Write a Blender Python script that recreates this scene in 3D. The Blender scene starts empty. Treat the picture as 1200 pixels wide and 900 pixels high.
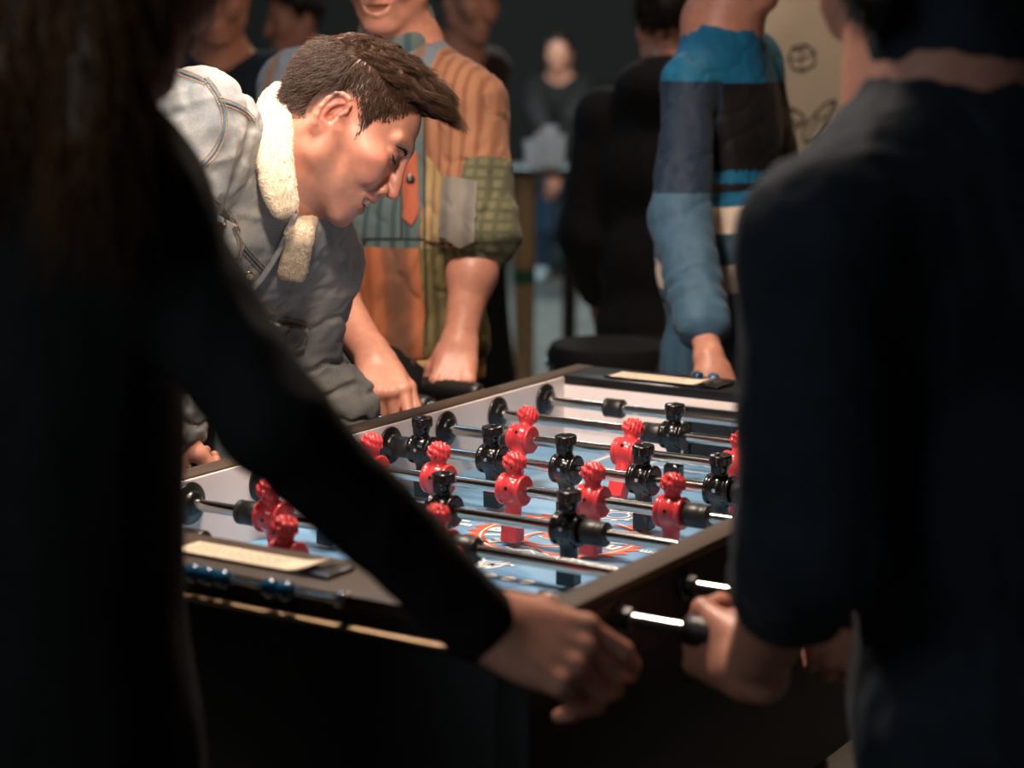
import bpy, bmesh, math, random
import numpy as np
from mathutils import Vector, Matrix
from mathutils.bvhtree import BVHTree
random.seed(7); RNG = np.random.default_rng(7)
C = bpy.context.scene.collection
PI = math.pi
Z0 = 0.82            # height of the playfield above the floor
W, L, HR, HW, RS = 0.686, 1.182, 0.077, 0.111, 0.149
# ---------------------------------------------------------------- camera
CAM = np.array([1.341, -2.275, 0.67 + Z0]); FPX = 2320.0
def eul(rx, ry, rz):
    return np.array(Matrix.Rotation(rz, 3, 'Z') @ Matrix.Rotation(ry, 3, 'Y') @ Matrix.Rotation(rx, 3, 'X'))
CR = eul(math.radians(80.16), math.radians(-0.25), math.radians(32.0))
RGT, UPV, BCK = CR[:, 0], CR[:, 1], CR[:, 2]
def at(x, y, d):     # point of the room seen at (x, y), d metres in front of the camera
    return CAM + CR @ (np.array([(x - 600) / FPX, (450 - y) / FPX, -1.0]) * d)
def ray(x, y):
    v = CR @ np.array([(x - 600) / FPX, (450 - y) / FPX, -1.0]); return v / np.linalg.norm(v)
def V(*a): return np.array(a, float)
def nrm(v): v = np.asarray(v, float); return v / np.linalg.norm(v)
# ---------------------------------------------------------------- objects
def tag(o, label=None, cat=None, group=None, kind=None):
    if label: o['label'] = label
    if cat: o['category'] = cat
    if group: o['group'] = group
    if kind: o['kind'] = kind
    return o
def empty(name, loc, label, cat, group=None):
    o = bpy.data.objects.new(name, None); C.objects.link(o); o.location = [float(v) for v in loc]
    o.empty_display_size = 0.05
    return tag(o, label, cat, group)
def link(name, me, mats, parent=None):
    o = bpy.data.objects.new(name, me); C.objects.link(o)
    if mats is not None and not me.materials:
        for m in (mats if isinstance(mats, (list, tuple)) else [mats]): me.materials.append(m)
    if parent is not None:
        o.parent = parent
        o.matrix_parent_inverse = Matrix.Translation(wloc(parent)).inverted()
    return o
def wloc(o):
    v = Vector((0, 0, 0))
    while o is not None:
        v = v + (o.matrix_parent_inverse.to_translation() if o.parent else Vector((0, 0, 0))) + o.location; o = o.parent
    return v
class MB:
    def __init__(s): s.v = []; s.f = []; s.m = []; s.s = []
    def add(s, vs, fs, mi=0, smooth=False):
        b = len(s.v); s.v.extend([tuple(float(c) for c in v) for v in vs])
        for f in fs: s.f.append([b + i for i in f]); s.m.append(mi); s.s.append(smooth)
    def box(s, lo, hi, bev=0.0, mi=0, mat=None, seg=2):
        bm = bmesh.new(); bmesh.ops.create_cube(bm, size=1)
        lo, hi = np.array(lo, float), np.array(hi, float)
        for v in bm.verts: v.co = Vector((lo + hi) / 2 + np.array(v.co) * (hi - lo))
        if bev: bmesh.ops.bevel(bm, geom=bm.edges[:], offset=bev, segments=seg, affect='EDGES', profile=0.5)
        if mat is not None: bmesh.ops.transform(bm, matrix=mat, verts=bm.verts)
        bm.verts.index_update()
        s.add([v.co[:] for v in bm.verts], [[v.index for v in f.verts] for f in bm.faces], mi, bev > 0); bm.free()
    def tube(s, pts, rad, n=12, mi=0, cap=True, flat=1.0, smooth=True):
        pts = [np.array(p, float) for p in pts]
        if np.isscalar(rad): rad = [rad] * len(pts)
        vs = []; prev = None
        for i, p in enumerate(pts):
            t = nrm(pts[min(i + 1, len(pts) - 1)] - pts[max(i - 1, 0)])
            if prev is None:
                a = V(0, 0, 1) if abs(t[2]) < 0.9 else V(1, 0, 0); u = nrm(np.cross(t, a))
            else: u = nrm(prev - t * np.dot(prev, t))
            prev = u; w = np.cross(t, u)
            for k in range(n):
                a = 2 * PI * k / n; vs.append(p + rad[i] * (u * math.cos(a) + w * math.sin(a) * flat))
        fs = []
        for i in range(len(pts) - 1):
            for k in range(n):
                fs.append([i * n + k, i * n + (k + 1) % n, (i + 1) * n + (k + 1) % n, (i + 1) * n + k])
        if cap: fs.append(list(range(n))[::-1]); fs.append([(len(pts) - 1) * n + k for k in range(n)])
        s.add(vs, fs, mi, smooth)
    def lathe(s, prof, o, ax, n=24, mi=0, smooth=True):   # prof: (distance along axis, radius)
        ax = nrm(ax); a = V(0, 0, 1) if abs(ax[2]) < 0.9 else V(1, 0, 0); u = nrm(np.cross(ax, a)); w = np.cross(ax, u)
        o = np.array(o, float); vs = []; m = len(prof)
        for t, r in prof:
            for k in range(n):
                q = 2 * PI * k / n; vs.append(o + ax * t + r * (u * math.cos(q) + w * math.sin(q)))
        fs = [[i * n + k, i * n + (k + 1) % n, (i + 1) * n + (k + 1) % n, (i + 1) * n + k] for i in range(m - 1) for k in range(n)]
        fs.append(list(range(n))[::-1]); fs.append([(m - 1) * n + k for k in range(n)])
        s.add(vs, fs, mi, smooth)
    def poly(s, pts, z, mi=0): s.add([(p[0], p[1], z) for p in pts], [list(range(len(pts)))], mi)
    def arc(s, c, r0, r1, a0, a1, z, mi=0, n=40, jag=0.0):
        a = np.linspace(a0, a1, n + 1); vs = []; fs = []
        for i, q in enumerate(a):
            ro = r1 + (jag * (i % 4) / 3 if jag else 0)
            vs += [(c[0] + r0 * math.cos(q), c[1] + r0 * math.sin(q), z), (c[0] + ro * math.cos(q), c[1] + ro * math.sin(q), z)]
        fs = [[2 * i, 2 * i + 1, 2 * i + 3, 2 * i + 2] for i in range(n)]
        s.add(vs, fs, mi)
    def line(s, pts, w, z, mi=0):
        pts = [np.array(p, float) for p in pts]; vs = []
        for i, p in enumerate(pts):
            t = nrm(pts[min(i + 1, len(pts) - 1)] - pts[max(i - 1, 0)]); nn = V(-t[1], t[0]) * w / 2
            vs += [(*(p - nn), z), (*(p + nn), z)]
        s.add(vs, [[2 * i, 2 * i + 2, 2 * i + 3, 2 * i + 1] for i in range(len(pts) - 1)], mi)
    def mesh(s, name):
        me = bpy.data.meshes.new(name); me.from_pydata(s.v, [], s.f)
        me.polygons.foreach_set('material_index', s.m); me.polygons.foreach_set('use_smooth', s.s); me.update(); return me
    def build(s, name, mats, parent=None):
        me = s.mesh(name); o = link(name, me, mats, parent)
        if any(s.s) :
            try: me.set_sharp_from_angle(angle=math.radians(40))
            except Exception: pass
        return o
def text_geo(txt, size, font=None):      # vertices and faces of flat lettering
    cu = bpy.data.curves.new('lettering', 'FONT'); cu.body = txt; cu.size = size; cu.offset = size * .035; cu.align_x = 'CENTER'; cu.align_y = 'CENTER'
    o = bpy.data.objects.new('lettering', cu); C.objects.link(o)
    me = bpy.data.meshes.new_from_object(o.evaluated_get(bpy.context.evaluated_depsgraph_get()))
    vs = [tuple(v.co) for v in me.vertices]; fs = [list(p.vertices) for p in me.polygons]
    bpy.data.objects.remove(o); bpy.data.curves.remove(cu); bpy.data.meshes.remove(me)
    return vs, fs
# ---------------------------------------------------------------- materials
def mat(name, col, rough=0.5, metal=0.0, spec=0.5, noise=0.0, nscale=40, bump=0.0, bscale=200, stretch=(1, 1, 1), sheen=0.0, sss=0.0, coat=0.0, coord='Object', emit=None):
    m = bpy.data.materials.new(name); m.use_nodes = True; nt = m.node_tree; b = nt.nodes['Principled BSDF']
    c4 = (*col, 1); b.inputs['Base Color'].default_value = c4; b.inputs['Roughness'].default_value = rough
    b.inputs['Metallic'].default_value = metal; b.inputs['Specular IOR Level'].default_value = spec
    if sheen: b.inputs['Sheen Weight'].default_value = sheen; b.inputs['Sheen Roughness'].default_value = 0.5
    if coat: b.inputs['Coat Weight'].default_value = coat; b.inputs['Coat Roughness'].default_value = 0.1
    if sss:
        b.inputs['Subsurface Weight'].default_value = sss; b.inputs['Subsurface Radius'].default_value = (1.0, 0.35, 0.2); b.inputs['Subsurface Scale'].default_value = 0.006
    if emit: b.inputs['Emission Color'].default_value = (*emit[0], 1); b.inputs['Emission Strength'].default_value = emit[1]
    tc = nt.nodes.new('ShaderNodeTexCoord'); mp = nt.nodes.new('ShaderNodeMapping'); mp.inputs['Scale'].default_value = stretch
    nt.links.new(tc.outputs[coord], mp.inputs['Vector'])
    if noise:
        n = nt.nodes.new('ShaderNodeTexNoise'); n.inputs['Scale'].default_value = nscale; n.inputs['Detail'].default_value = 5
        r = nt.nodes.new('ShaderNodeMix'); r.data_type = 'RGBA'
        r.inputs[6].default_value = tuple(max(0, c * (1 - noise)) for c in col) + (1,); r.inputs[7].default_value = tuple(min(1, c * (1 + noise)) for c in col) + (1,)
        cr = nt.nodes.new('ShaderNodeMapRange'); cr.inputs[1].default_value = 0.3; cr.inputs[2].default_value = 0.7
        nt.links.new(mp.outputs[0], n.inputs['Vector']); nt.links.new(n.outputs['Fac'], cr.inputs[0]); nt.links.new(cr.outputs[0], r.inputs[0]); nt.links.new(r.outputs[2], b.inputs['Base Color'])
    if bump:
        n2 = nt.nodes.new('ShaderNodeTexNoise'); n2.inputs['Scale'].default_value = bscale; n2.inputs['Detail'].default_value = 4
        bp = nt.nodes.new('ShaderNodeBump'); bp.inputs['Strength'].default_value = bump; bp.inputs['Distance'].default_value = 0.002
        nt.links.new(mp.outputs[0], n2.inputs['Vector']); nt.links.new(n2.outputs['Fac'], bp.inputs['Height']); nt.links.new(bp.outputs[0], b.inputs['Normal'])
    return m
def srgb(r, g, b):
    f = lambda c: (c / 255 / 12.92) if c <= 10 else ((c / 255 + 0.055) / 1.055) ** 2.4
    return (f(r), f(g), f(b))
# ---------------------------------------------------------------- noise and implicit bodies
_T = RNG.random((32, 32, 32)).astype(np.float32)
def vnoise(p, s):
    q = p * s; i = np.floor(q).astype(np.int64); f = (q - i).astype(np.float32); f = f * f * (3 - 2 * f); i &= 31; j = (i + 1) & 31
    x0, y0, z0, x1, y1, z1 = i[:, 0], i[:, 1], i[:, 2], j[:, 0], j[:, 1], j[:, 2]; fx, fy, fz = f[:, 0], f[:, 1], f[:, 2]
    a = _T[x0, y0, z0] * (1 - fx) + _T[x1, y0, z0] * fx; b = _T[x0, y1, z0] * (1 - fx) + _T[x1, y1, z0] * fx
    c = _T[x0, y0, z1] * (1 - fx) + _T[x1, y0, z1] * fx; d = _T[x0, y1, z1] * (1 - fx) + _T[x1, y1, z1] * fx
    return (a * (1 - fy) + b * fy) * (1 - fz) + (c * (1 - fy) + d * fy) * fz
def frame(fw, up):   # columns: forward, left, up
    fw = nrm(fw); lf = nrm(np.cross(up, fw)); return np.stack([fw, lf, np.cross(fw, lf)], 1)
class SDF:
    """smooth unions and cuts of tapered limbs and ellipsoids, meshed as one continuous skin"""
    def __init__(s): s.p = []; s.post = None
    def cone(s, a, b, ra, rb, k=0.02, op='u', sq=None):
        a, b = np.array(a, float), np.array(b, float); s.p.append(('c', (a, b, ra, rb), k, op, (a + b) / 2, np.linalg.norm(b - a) / 2 + max(ra, rb))); return s
    def chain(s, pts, rad, k=0.02, op='u'):
        for i in range(len(pts) - 1): s.cone(pts[i], pts[i + 1], rad[i], rad[i + 1], k, op)
        return s
    def ell(s, c, r, M=None, k=0.02, op='u'):
        c = np.array(c, float); r = np.array(r, float); M = np.eye(3) if M is None else np.array(M)
        s.p.append(('e', (c, r, M), k, op, c, max(r))); return s
    def box(s, c, h, M=None, r=0.004, k=0.005, op='u'):
        c = np.array(c, float); h = np.array(h, float); M = np.eye(3) if M is None else np.array(M)
        s.p.append(('b', (c, h, M, r), k, op, c, float(np.linalg.norm(h)) + r)); return s
    def cyl(s, c, ax, hl, rad, r=0.002, k=0.003, op='u'):
        c = np.array(c, float); s.p.append(('y', (c, nrm(ax), hl, rad, r), k, op, c, math.hypot(hl, rad) + r)); return s
    def cut(s, o, n, k=0.004):      # keep the side the normal points away from
        s.p.append(('h', (np.array(o, float), nrm(n)), k, 'i', None, None)); return s
    def prim(s, t, g, P):
        if t == 'c':
            a, b, ra, rb = g; d = b - a; q = P - a; h = np.clip(q @ d / max(d @ d, 1e-12), 0, 1); return np.sqrt(((q - h[:, None] * d) ** 2).sum(1)) - (ra + (rb - ra) * h)
        if t == 'e':
            c, r, M = g; q = (P - c) @ M; k0 = np.sqrt(((q / r) ** 2).sum(1)); k1 = np.sqrt(((q / r ** 2) ** 2).sum(1)); return k0 * (k0 - 1) / np.maximum(k1, 1e-9)
        if t == 'b':
            c, h, M, r = g; q = np.abs((P - c) @ M) - (h - r); return np.sqrt((np.maximum(q, 0) ** 2).sum(1)) + np.minimum(q.max(1), 0) - r
        if t == 'y':
            c, ax, hl, rad, r = g; q = P - c; t1 = q @ ax; rr = np.sqrt(np.maximum((q * q).sum(1) - t1 * t1, 0)); x = np.abs(t1) - (hl - r); y = rr - (rad - r)
            return np.minimum(np.maximum(x, y), 0) + np.sqrt(np.maximum(x, 0) ** 2 + np.maximum(y, 0) ** 2) - r
        if t == 'h': return (P - g[0]) @ g[1]
    def ev(s, P, prims=None, post=True):
        D = np.full(len(P), 9.0)
        for t, g, k, op, c, R in (s.p if prims is None else prims):
            d = s.prim(t, g, P)
            if op == 'u':
                h = np.clip(0.5 + 0.5 * (D - d) / k, 0, 1); D = D * (1 - h) + d * h - k * h * (1 - h)
            elif op == 's':
                h = np.clip(0.5 - 0.5 * (D + d) / k, 0, 1); D = D * (1 - h) - d * h + k * h * (1 - h)
            else:
                h = np.clip(0.5 - 0.5 * (D - d) / k, 0, 1); D = D * (1 - h) + d * h + k * h * (1 - h)
        if post and s.post: D = s.post(P, D)
        return D
    def mesh(s, name, h, mats=None, parent=None, N=14, smooth=1, margin=0.0):
        us = [p for p in s.p if p[3] == 'u']
        lo = np.min([p[4] - p[5] for p in us], 0) - 0.03; hi = np.max([p[4] + p[5] for p in us], 0) + 0.03
        B = N * h; nb = np.ceil((hi - lo) / B).astype(int)
        g = np.stack(np.meshgrid(*[np.arange(n) for n in nb], indexing='ij'), -1).reshape(-1, 3)
        ctr = lo + (g + 0.5) * B
        D = np.concatenate([s.ev(c, post=False) for c in np.array_split(ctr, max(1, len(ctr) // 200000))])
        act = g[np.abs(D) < B * 0.95 + 0.02 + margin]
        ar = np.arange(N + 1); loc = np.stack(np.meshgrid(ar, ar, ar, indexing='ij'), -1).reshape(-1, 3)
        dim = nb * N + 2; S = np.array([dim[1] * dim[2], dim[2], 1], np.int64)
        cells = []; verts = []; edges = []
        co = np.array([[i, j, k] for i in (0, 1) for j in (0, 1) for k in (0, 1)])
        pairs = [(a, b) for a in range(8) for b in range(a + 1, 8) if np.abs(co[a] - co[b]).sum() == 1]
        hd = B * 0.87 + 0.001
        for bl in act:
            P = lo + (bl * N + loc) * h; cc = lo + (bl + 0.5) * B
            pr = [p for p in s.p if p[4] is None or np.linalg.norm(p[4] - cc) < p[5] + hd + p[2] * 1.5 + 0.03]
            F = s.ev(P, pr).reshape(N + 1, N + 1, N + 1)
            if F.min() > 0 or F.max() < 0: continue
            val = np.stack([F[i:i + N, j:j + N, k:k + N] for i, j, k in co], 0); neg = val < 0; cnt = neg.sum(0)
            idx = np.argwhere((cnt > 0) & (cnt < 8))
            if not len(idx): continue
            v = val[:, idx[:, 0], idx[:, 1], idx[:, 2]]; acc = np.zeros((len(idx), 3)); num = np.zeros(len(idx))
            for a, b in pairs:
                m = (v[a] < 0) != (v[b] < 0); t = np.where(m, v[a] / np.where(m, v[a] - v[b], 1), 0)
                acc += m[:, None] * (co[a] + t[:, None] * (co[b] - co[a])); num += m
            gi = bl * N + idx; cells.append(gi @ S); verts.append(lo + (gi + acc / num[:, None]) * h)
            sg = F < 0
            for ax in range(3):
                sl0 = [slice(0, N)] * 3; sl1 = [slice(0, N)] * 3; sl1[ax] = slice(1, N + 1)
                a = sg[tuple(sl0)]; b = sg[tuple(sl1)]; e = np.argwhere(a != b)
                if len(e): edges.append((ax, (bl * N + e) @ S, a[e[:, 0], e[:, 1], e[:, 2]]))
        cid = np.concatenate(cells); vv = np.concatenate(verts); order = np.argsort(cid); cid = cid[order]; vv = vv[order]
        fs = []
        for ax, e, fl in edges:
            o1, o2 = (ax + 1) % 3, (ax + 2) % 3
            q = np.stack([e, e - S[o1], e - S[o1] - S[o2], e - S[o2]], 1)
            ix = np.searchsorted(cid, q); ix = np.minimum(ix, len(cid) - 1); ok = (cid[ix] == q).all(1)
            ix = ix[ok]; fl = fl[ok]; ix[~fl] = ix[~fl][:, ::-1]; fs.append(ix)
        F = np.concatenate(fs)
        for it in range(smooth):
            acc = np.zeros_like(vv); num = np.zeros(len(vv))
            for k in range(4):
                for d in (1, 3): np.add.at(acc, F[:, k], vv[F[:, (k + d) % 4]]); np.add.at(num, F[:, k], 1)
            vv = vv * 0.5 + 0.5 * acc / np.maximum(num, 1)[:, None]
        me = bpy.data.meshes.new(name); me.vertices.add(len(vv)); me.vertices.foreach_set('co', vv.astype(np.float32).ravel())
        me.loops.add(F.size); me.loops.foreach_set('vertex_index', F.astype(np.int32).ravel()); me.polygons.add(len(F))
        me.polygons.foreach_set('loop_start', np.arange(0, F.size, 4, dtype=np.int32)); me.update(calc_edges=True); me.validate()
        me.polygons.foreach_set('use_smooth', np.ones(len(me.polygons), bool))
        # drop stray islands
        return me if mats is None and parent is None else link(name, me, mats, parent)
def vco(me):
    a = np.empty(len(me.vertices) * 3, np.float32); me.vertices.foreach_get('co', a); return a.reshape(-1, 3).astype(float)
def color_attr(me, name, cols):
    a = me.color_attributes.new(name, 'FLOAT_COLOR', 'POINT'); a.data.foreach_set('color', np.concatenate([cols, np.ones((len(cols), 1))], 1).astype(np.float32).ravel())
def bvh(o):
    me = o.data; return BVHTree.FromPolygons([v.co[:] for v in me.vertices], [p.vertices[:] for p in me.polygons])
def mk(o): o['_'] = 0; del o['_']; return o
# ================================================================ materials of the table
M = {}
M['black'] = mat('black laminate', srgb(22, 21, 20), 0.45, noise=0.25, nscale=60, bump=0.03)
M['rail'] = mat('brown rail', srgb(72, 60, 50), 0.6, spec=.3, noise=0.2, nscale=30, stretch=(1, 0.1, 1), bump=0.03)
M['white'] = mat('white laminate', srgb(236, 222, 218), 0.4, noise=0.03, nscale=8)
M['field'] = mat('blue playfield', srgb(100, 146, 180), 0.42, noise=0.06, nscale=7)
M['field2'] = mat('blue facets', srgb(84, 128, 162), 0.42)
M['ink_w'] = mat('white print', srgb(235, 232, 225), 0.35)
M['ink_o'] = mat('orange print', srgb(222, 92, 52), 0.35)
M['ink_k'] = mat('dark blue print', srgb(30, 44, 66), 0.35)
M['steel'] = mat('polished steel', (0.62, 0.6, 0.57), 0.16, metal=1.0)
M['plastic'] = mat('black plastic', srgb(20, 20, 21), 0.28, bump=0.02)
M['rubber'] = mat('black rubber', srgb(24, 23, 22), 0.42, bump=0.06)
M['red'] = mat('red player plastic', srgb(198, 58, 62), 0.2, noise=0.1, nscale=90, sss=0.1)
M['man_k'] = mat('black player plastic', srgb(16, 16, 17), 0.2)
M['brass'] = mat('brass', (0.75, 0.55, 0.3), 0.25, metal=1.0)
M['lip'] = mat('dull brass lip', (.36, .26, .16), .5, metal=1.0)
M['paper'] = mat('cream paper', srgb(238, 218, 190), 0.6, noise=0.04, nscale=20)
M['bead'] = mat('blue bead', srgb(24, 84, 122), 0.12, coat=0.5)
M['ink'] = mat('faint ink', srgb(170, 140, 118), 0.6)

table = empty('foosball_table', (0, 0, 0), 'black foosball table with pale blue playfield, white inner walls and red and black players', 'foosball table')
WT = 0.037; YE = 0.70
for sx in (-1, 1):
    m = MB(); a, b = sorted((sx * W / 2, sx * (W / 2 + WT)))
    m.box((a, -YE, Z0 - 0.26), (b, YE, Z0 + HW - 0.012), 0.003, 0); o = m.build('side_panel', M['black'], table)
    m = MB(); m.box((a, -YE, Z0 + HW - 0.012), (b, YE, Z0 + HW), 0.003, 0); m.build('side_rail', M['rail'], table); o['label'] = 'black side panel'
    m = MB(); x = sx * (W / 2 - 0.0); a2, b2 = sorted((x, x - sx * 0.004))
    m.box((a2, -L / 2, Z0), (b2, L / 2, Z0 + HW - 0.004), 0.0, 0); tag(m.build('inner_wall', M['white'], table), 'white laminate inner side wall')
    # ramp strip along the foot of the side wall
for sy in (-1, 1):
    m = MB(); a, b = sorted((sy * L / 2, sy * YE))
    m.box((-W / 2, a, Z0 - 0.26), (W / 2, b, Z0 + HW - 0.016), 0.002, 0); m.build('end_panel', M['black'], table)
    m = MB(); a, b = sorted((sy * (L / 2 - 0.004), sy * YE))
    m.box((-W / 2, a, Z0 + HW - 0.016), (W / 2, b, Z0 + HW - 0.001), 0.003, 0); tag(m.build('end_rail', M['rail'] if sy < 0 else M['plastic'], table))
    # white end wall with a goal mouth
    m = MB(); y = sy * L / 2; a, b = sorted((y, y - sy * 0.004)); G = 0.103; GH = 0.078
    m.box((-W / 2 + .004, a, Z0), (-G, b, Z0 + HW - 0.017)); m.box((G, a, Z0), (W / 2 - .004, b, Z0 + HW - 0.017)); m.box((-G, a, Z0 + GH), (G, b, Z0 + HW - 0.017))
    tag(m.build('end_wall', M['white'], table), 'white laminate end wall with goal mouth')
    m = MB(); y1 = y - sy * 0.0045; y2 = y - sy * 0.007; a, b = sorted((y1, y2))
    m.box((-G, a, Z0 + 0.0005), (G, b, Z0 + GH), 0); m.build('goal', M['plastic'], table)['label'] = 'black goal mouth'
    m = MB(); a, b = sorted((y2, y2 - sy * 0.006))
    m.box((-G - .006, a, Z0 + GH - .012), (G + .006, b, Z0 + GH + .004), .002); m.box((-G - .006, a, Z0), (-G + .006, b, Z0 + GH), .002); m.box((G - .006, a, Z0), (G + .006, b, Z0 + GH), .002)
    m.build('goal_frame', M['plastic'], table)
m = MB(); m.box((-W / 2 - .02, -YE + .01, Z0 - 0.275), (W / 2 + .02, YE - .01, Z0 - 0.255)); m.build('cabinet_floor', M['black'], table)
for sx in (-1, 1):
    for sy in (-1, 1):
        m = MB(); cx, cy = sx * 0.31, sy * 0.61
        m.box((cx - .05, cy - .05, 0.03), (cx + .05, cy + .05, Z0 - 0.25), .006); m.lathe([(0, .03), (.012, .032), (.02, .012), (.035, .012)], (cx, cy, 0), (0, 0, 1)); m.build('leg', M['black'], table)
# lower metal lip on the near end and its shelf
m = MB(); m.box((-0.36, -YE - 0.016, Z0 + 0.076), (0.36, -YE, Z0 + 0.081), .001); tag(m.build('ball_shelf', M['lip'], table), 'thin metal lip across the near end')
# ---------------------------------------------------------------- playfield with its print
m = MB(); m.add([(-W / 2, -L / 2, Z0), (W / 2, -L / 2, Z0), (W / 2, L / 2, Z0), (-W / 2, L / 2, Z0)], [[0, 1, 2, 3]], 0)
m.add([(-W / 2, -L / 2, Z0 - .012), (W / 2, -L / 2, Z0 - .012), (W / 2, L / 2, Z0 - .012), (-W / 2, L / 2, Z0 - .012)], [[3, 2, 1, 0]], 0)
z1, z2, z3, z4 = Z0 + .0003, Z0 + .0006, Z0 + .0009, Z0 + .0012
rr = random.Random(3)
for i in range(46):      # slightly darker geometric facets in the blue
    cx, cy = rr.uniform(-.3, .3), rr.uniform(-.54, .54); a = rr.uniform(0, 6.28); w_, h_ = rr.uniform(.03, .1), rr.uniform(.015, .05)
    q = [(cx + w_ * math.cos(a + t) * rr.uniform(.7, 1), cy + h_ * math.sin(a + t)) for t in (0, 1.6, 3.1, 4.7)]
    q = [(min(max(x, -.338), .338), min(max(y, -.588), .588)) for x, y in q]
    m.poly(q, z1 + i * 4e-6, 1)
CC = (0, 0)
m.line([(-.335, 0.004), (-.15, 0.004)], .006, z2, 2); m.line([(.15, 0.004), (.335, 0.004)], .006, z2, 2)
for sg in (1, -1):
    def T(p, sg=sg): return (p[0] * sg, p[1] * sg)
    for x0 in (-1, 1):
        m.line([T((x0 * .203, .588)), T((x0 * .203, .415)), T((x0 * .118, .415))][:2], .007, z2, 2)
    m.line([T((-.2065, .415)), T((.2065, .415))], .007, z2, 2)
    m.line([T((-.12, .588)), T((-.12, .47)), T((.12, .47)), T((.12, .588))], .006, z2 + 1e-5, 2)
    if sg > 0: m.arc(T((0, .415)), .178, .185, (PI if sg > 0 else 0), (2 * PI if sg > 0 else PI), z2, 2, 40)
    # ring of flames and letters
    a0 = PI * .62 if sg > 0 else PI * 1.62
    m.arc(CC, .103, .107, a0, a0 + PI * .78, z3, 3, 40); m.arc(CC, .108, .111, a0, a0 + PI * .78, z3, 2, 40)
    m.arc(CC, .1115, .116, a0 + .2, a0 + PI * .74, z3, 3, 44, jag=.016)
    m.arc((0, -.02 * sg), .034, .039, a0 - 1, a0 + 3.6, z3, 3, 40); m.arc((0, -.02 * sg), .041, .0435, a0 - 1, a0 + 3.6, z3, 2, 40)
    m.line([T((-.03, .01)), T((-.012, -.012)), T((.004, .006)), T((.014, -.02)), T((.03, -.006))], .005, z4, 3)
    m.arc(T((.008, .15)), .024, .0275, 0, 6.28, z3, 2, 40); m.arc(T((.008, .15)), .015, .018, 0, 6.28, z3, 2, 30)
    for k in range(10):
        q = k * .628; c = T((.008, .15)); m.line([(c[0] + .027 * math.cos(q), c[1] + .027 * math.sin(q)), (c[0] + .034 * math.cos(q), c[1] + .034 * math.sin(q))], .008, z3, 2)
    # swashes
    m.line([T((-.02 + .06 * t - .05, .075 + .014 * math.sin(3 * t))) for t in np.linspace(0, 1.6, 14)], .006, z3, 3)
    m.line([T((-.03 + .06 * t - .05, .088 + .012 * math.sin(3 * t + .4))) for t in np.linspace(0, 1.6, 14)], .003, z3, 2)
    m.line([T((.06 + .05 * t, .08 + .004 * math.sin(5 * t))) for t in np.linspace(0, 1, 8)], .008, z3, 3)
    m.line([T((-.02, -.075)), T((-.03, -.09)), T((-.012, -.098)), T((.008, -.088)), T((.02, -.1)), T((.012, -.118))], .004, z3, 2)
    # three-pronged crest and row of spots at each end
    for q in ([(-.016, -.165), (-.004, -.2)], [(-.004, -.2), (.002, -.172)], [(.002, -.172), (.006, -.2)], [(.006, -.2), (.022, -.163)], [(.022, -.163), (.03, -.168)]):
        m.line([T(q[0]), T(q[1])], .005, z3, 2)
    for k in range(-4, 4): m.arc(T((.028 * k + .001, -.2235)), 0.0, .0098, 0, 2 * PI, z3, 2, 24)
    m.line([T((-.335, -.2235)), T((.335, -.2235))], .012, z1 + .0002, 1)
def letters(txt, r, a0, da, size, flip, cx=0, cy=0, mi=2):
    for i, ch in enumerate(txt):
        a = a0 + da * i; vs, fs = text_geo(ch, size); rot = a - PI / 2 + (PI if flip else 0)
        c, s_ = math.cos(rot), math.sin(rot)
        m.add([(cx + r * math.cos(a) + 1.1 * x * c - y * s_, cy + r * math.sin(a) + 1.1 * x * s_ + y * c, z4) for x, y, _ in vs], fs, mi)
letters('FIRE', .086, math.radians(229), -math.radians(20), .042, False)
letters('VER', .088, math.radians(-30), math.radians(20), .042, True)
for (tx, ty, ro) in ((-.155, -.016, 0), (.152, -.012, PI)):
    vs, fs = text_geo('.com', .022); c, s_ = math.cos(ro), math.sin(ro)
    m.add([(tx + x * c - y * s_, ty + x * s_ + y * c, z4) for x, y, _ in vs], fs, 2)
pf = m.build('playfield', [M['field'], M['field2'], M['ink_w'], M['ink_o'], M['ink_k']], table); pf['label'] = 'pale blue playfield printed with white and orange emblem'
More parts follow.
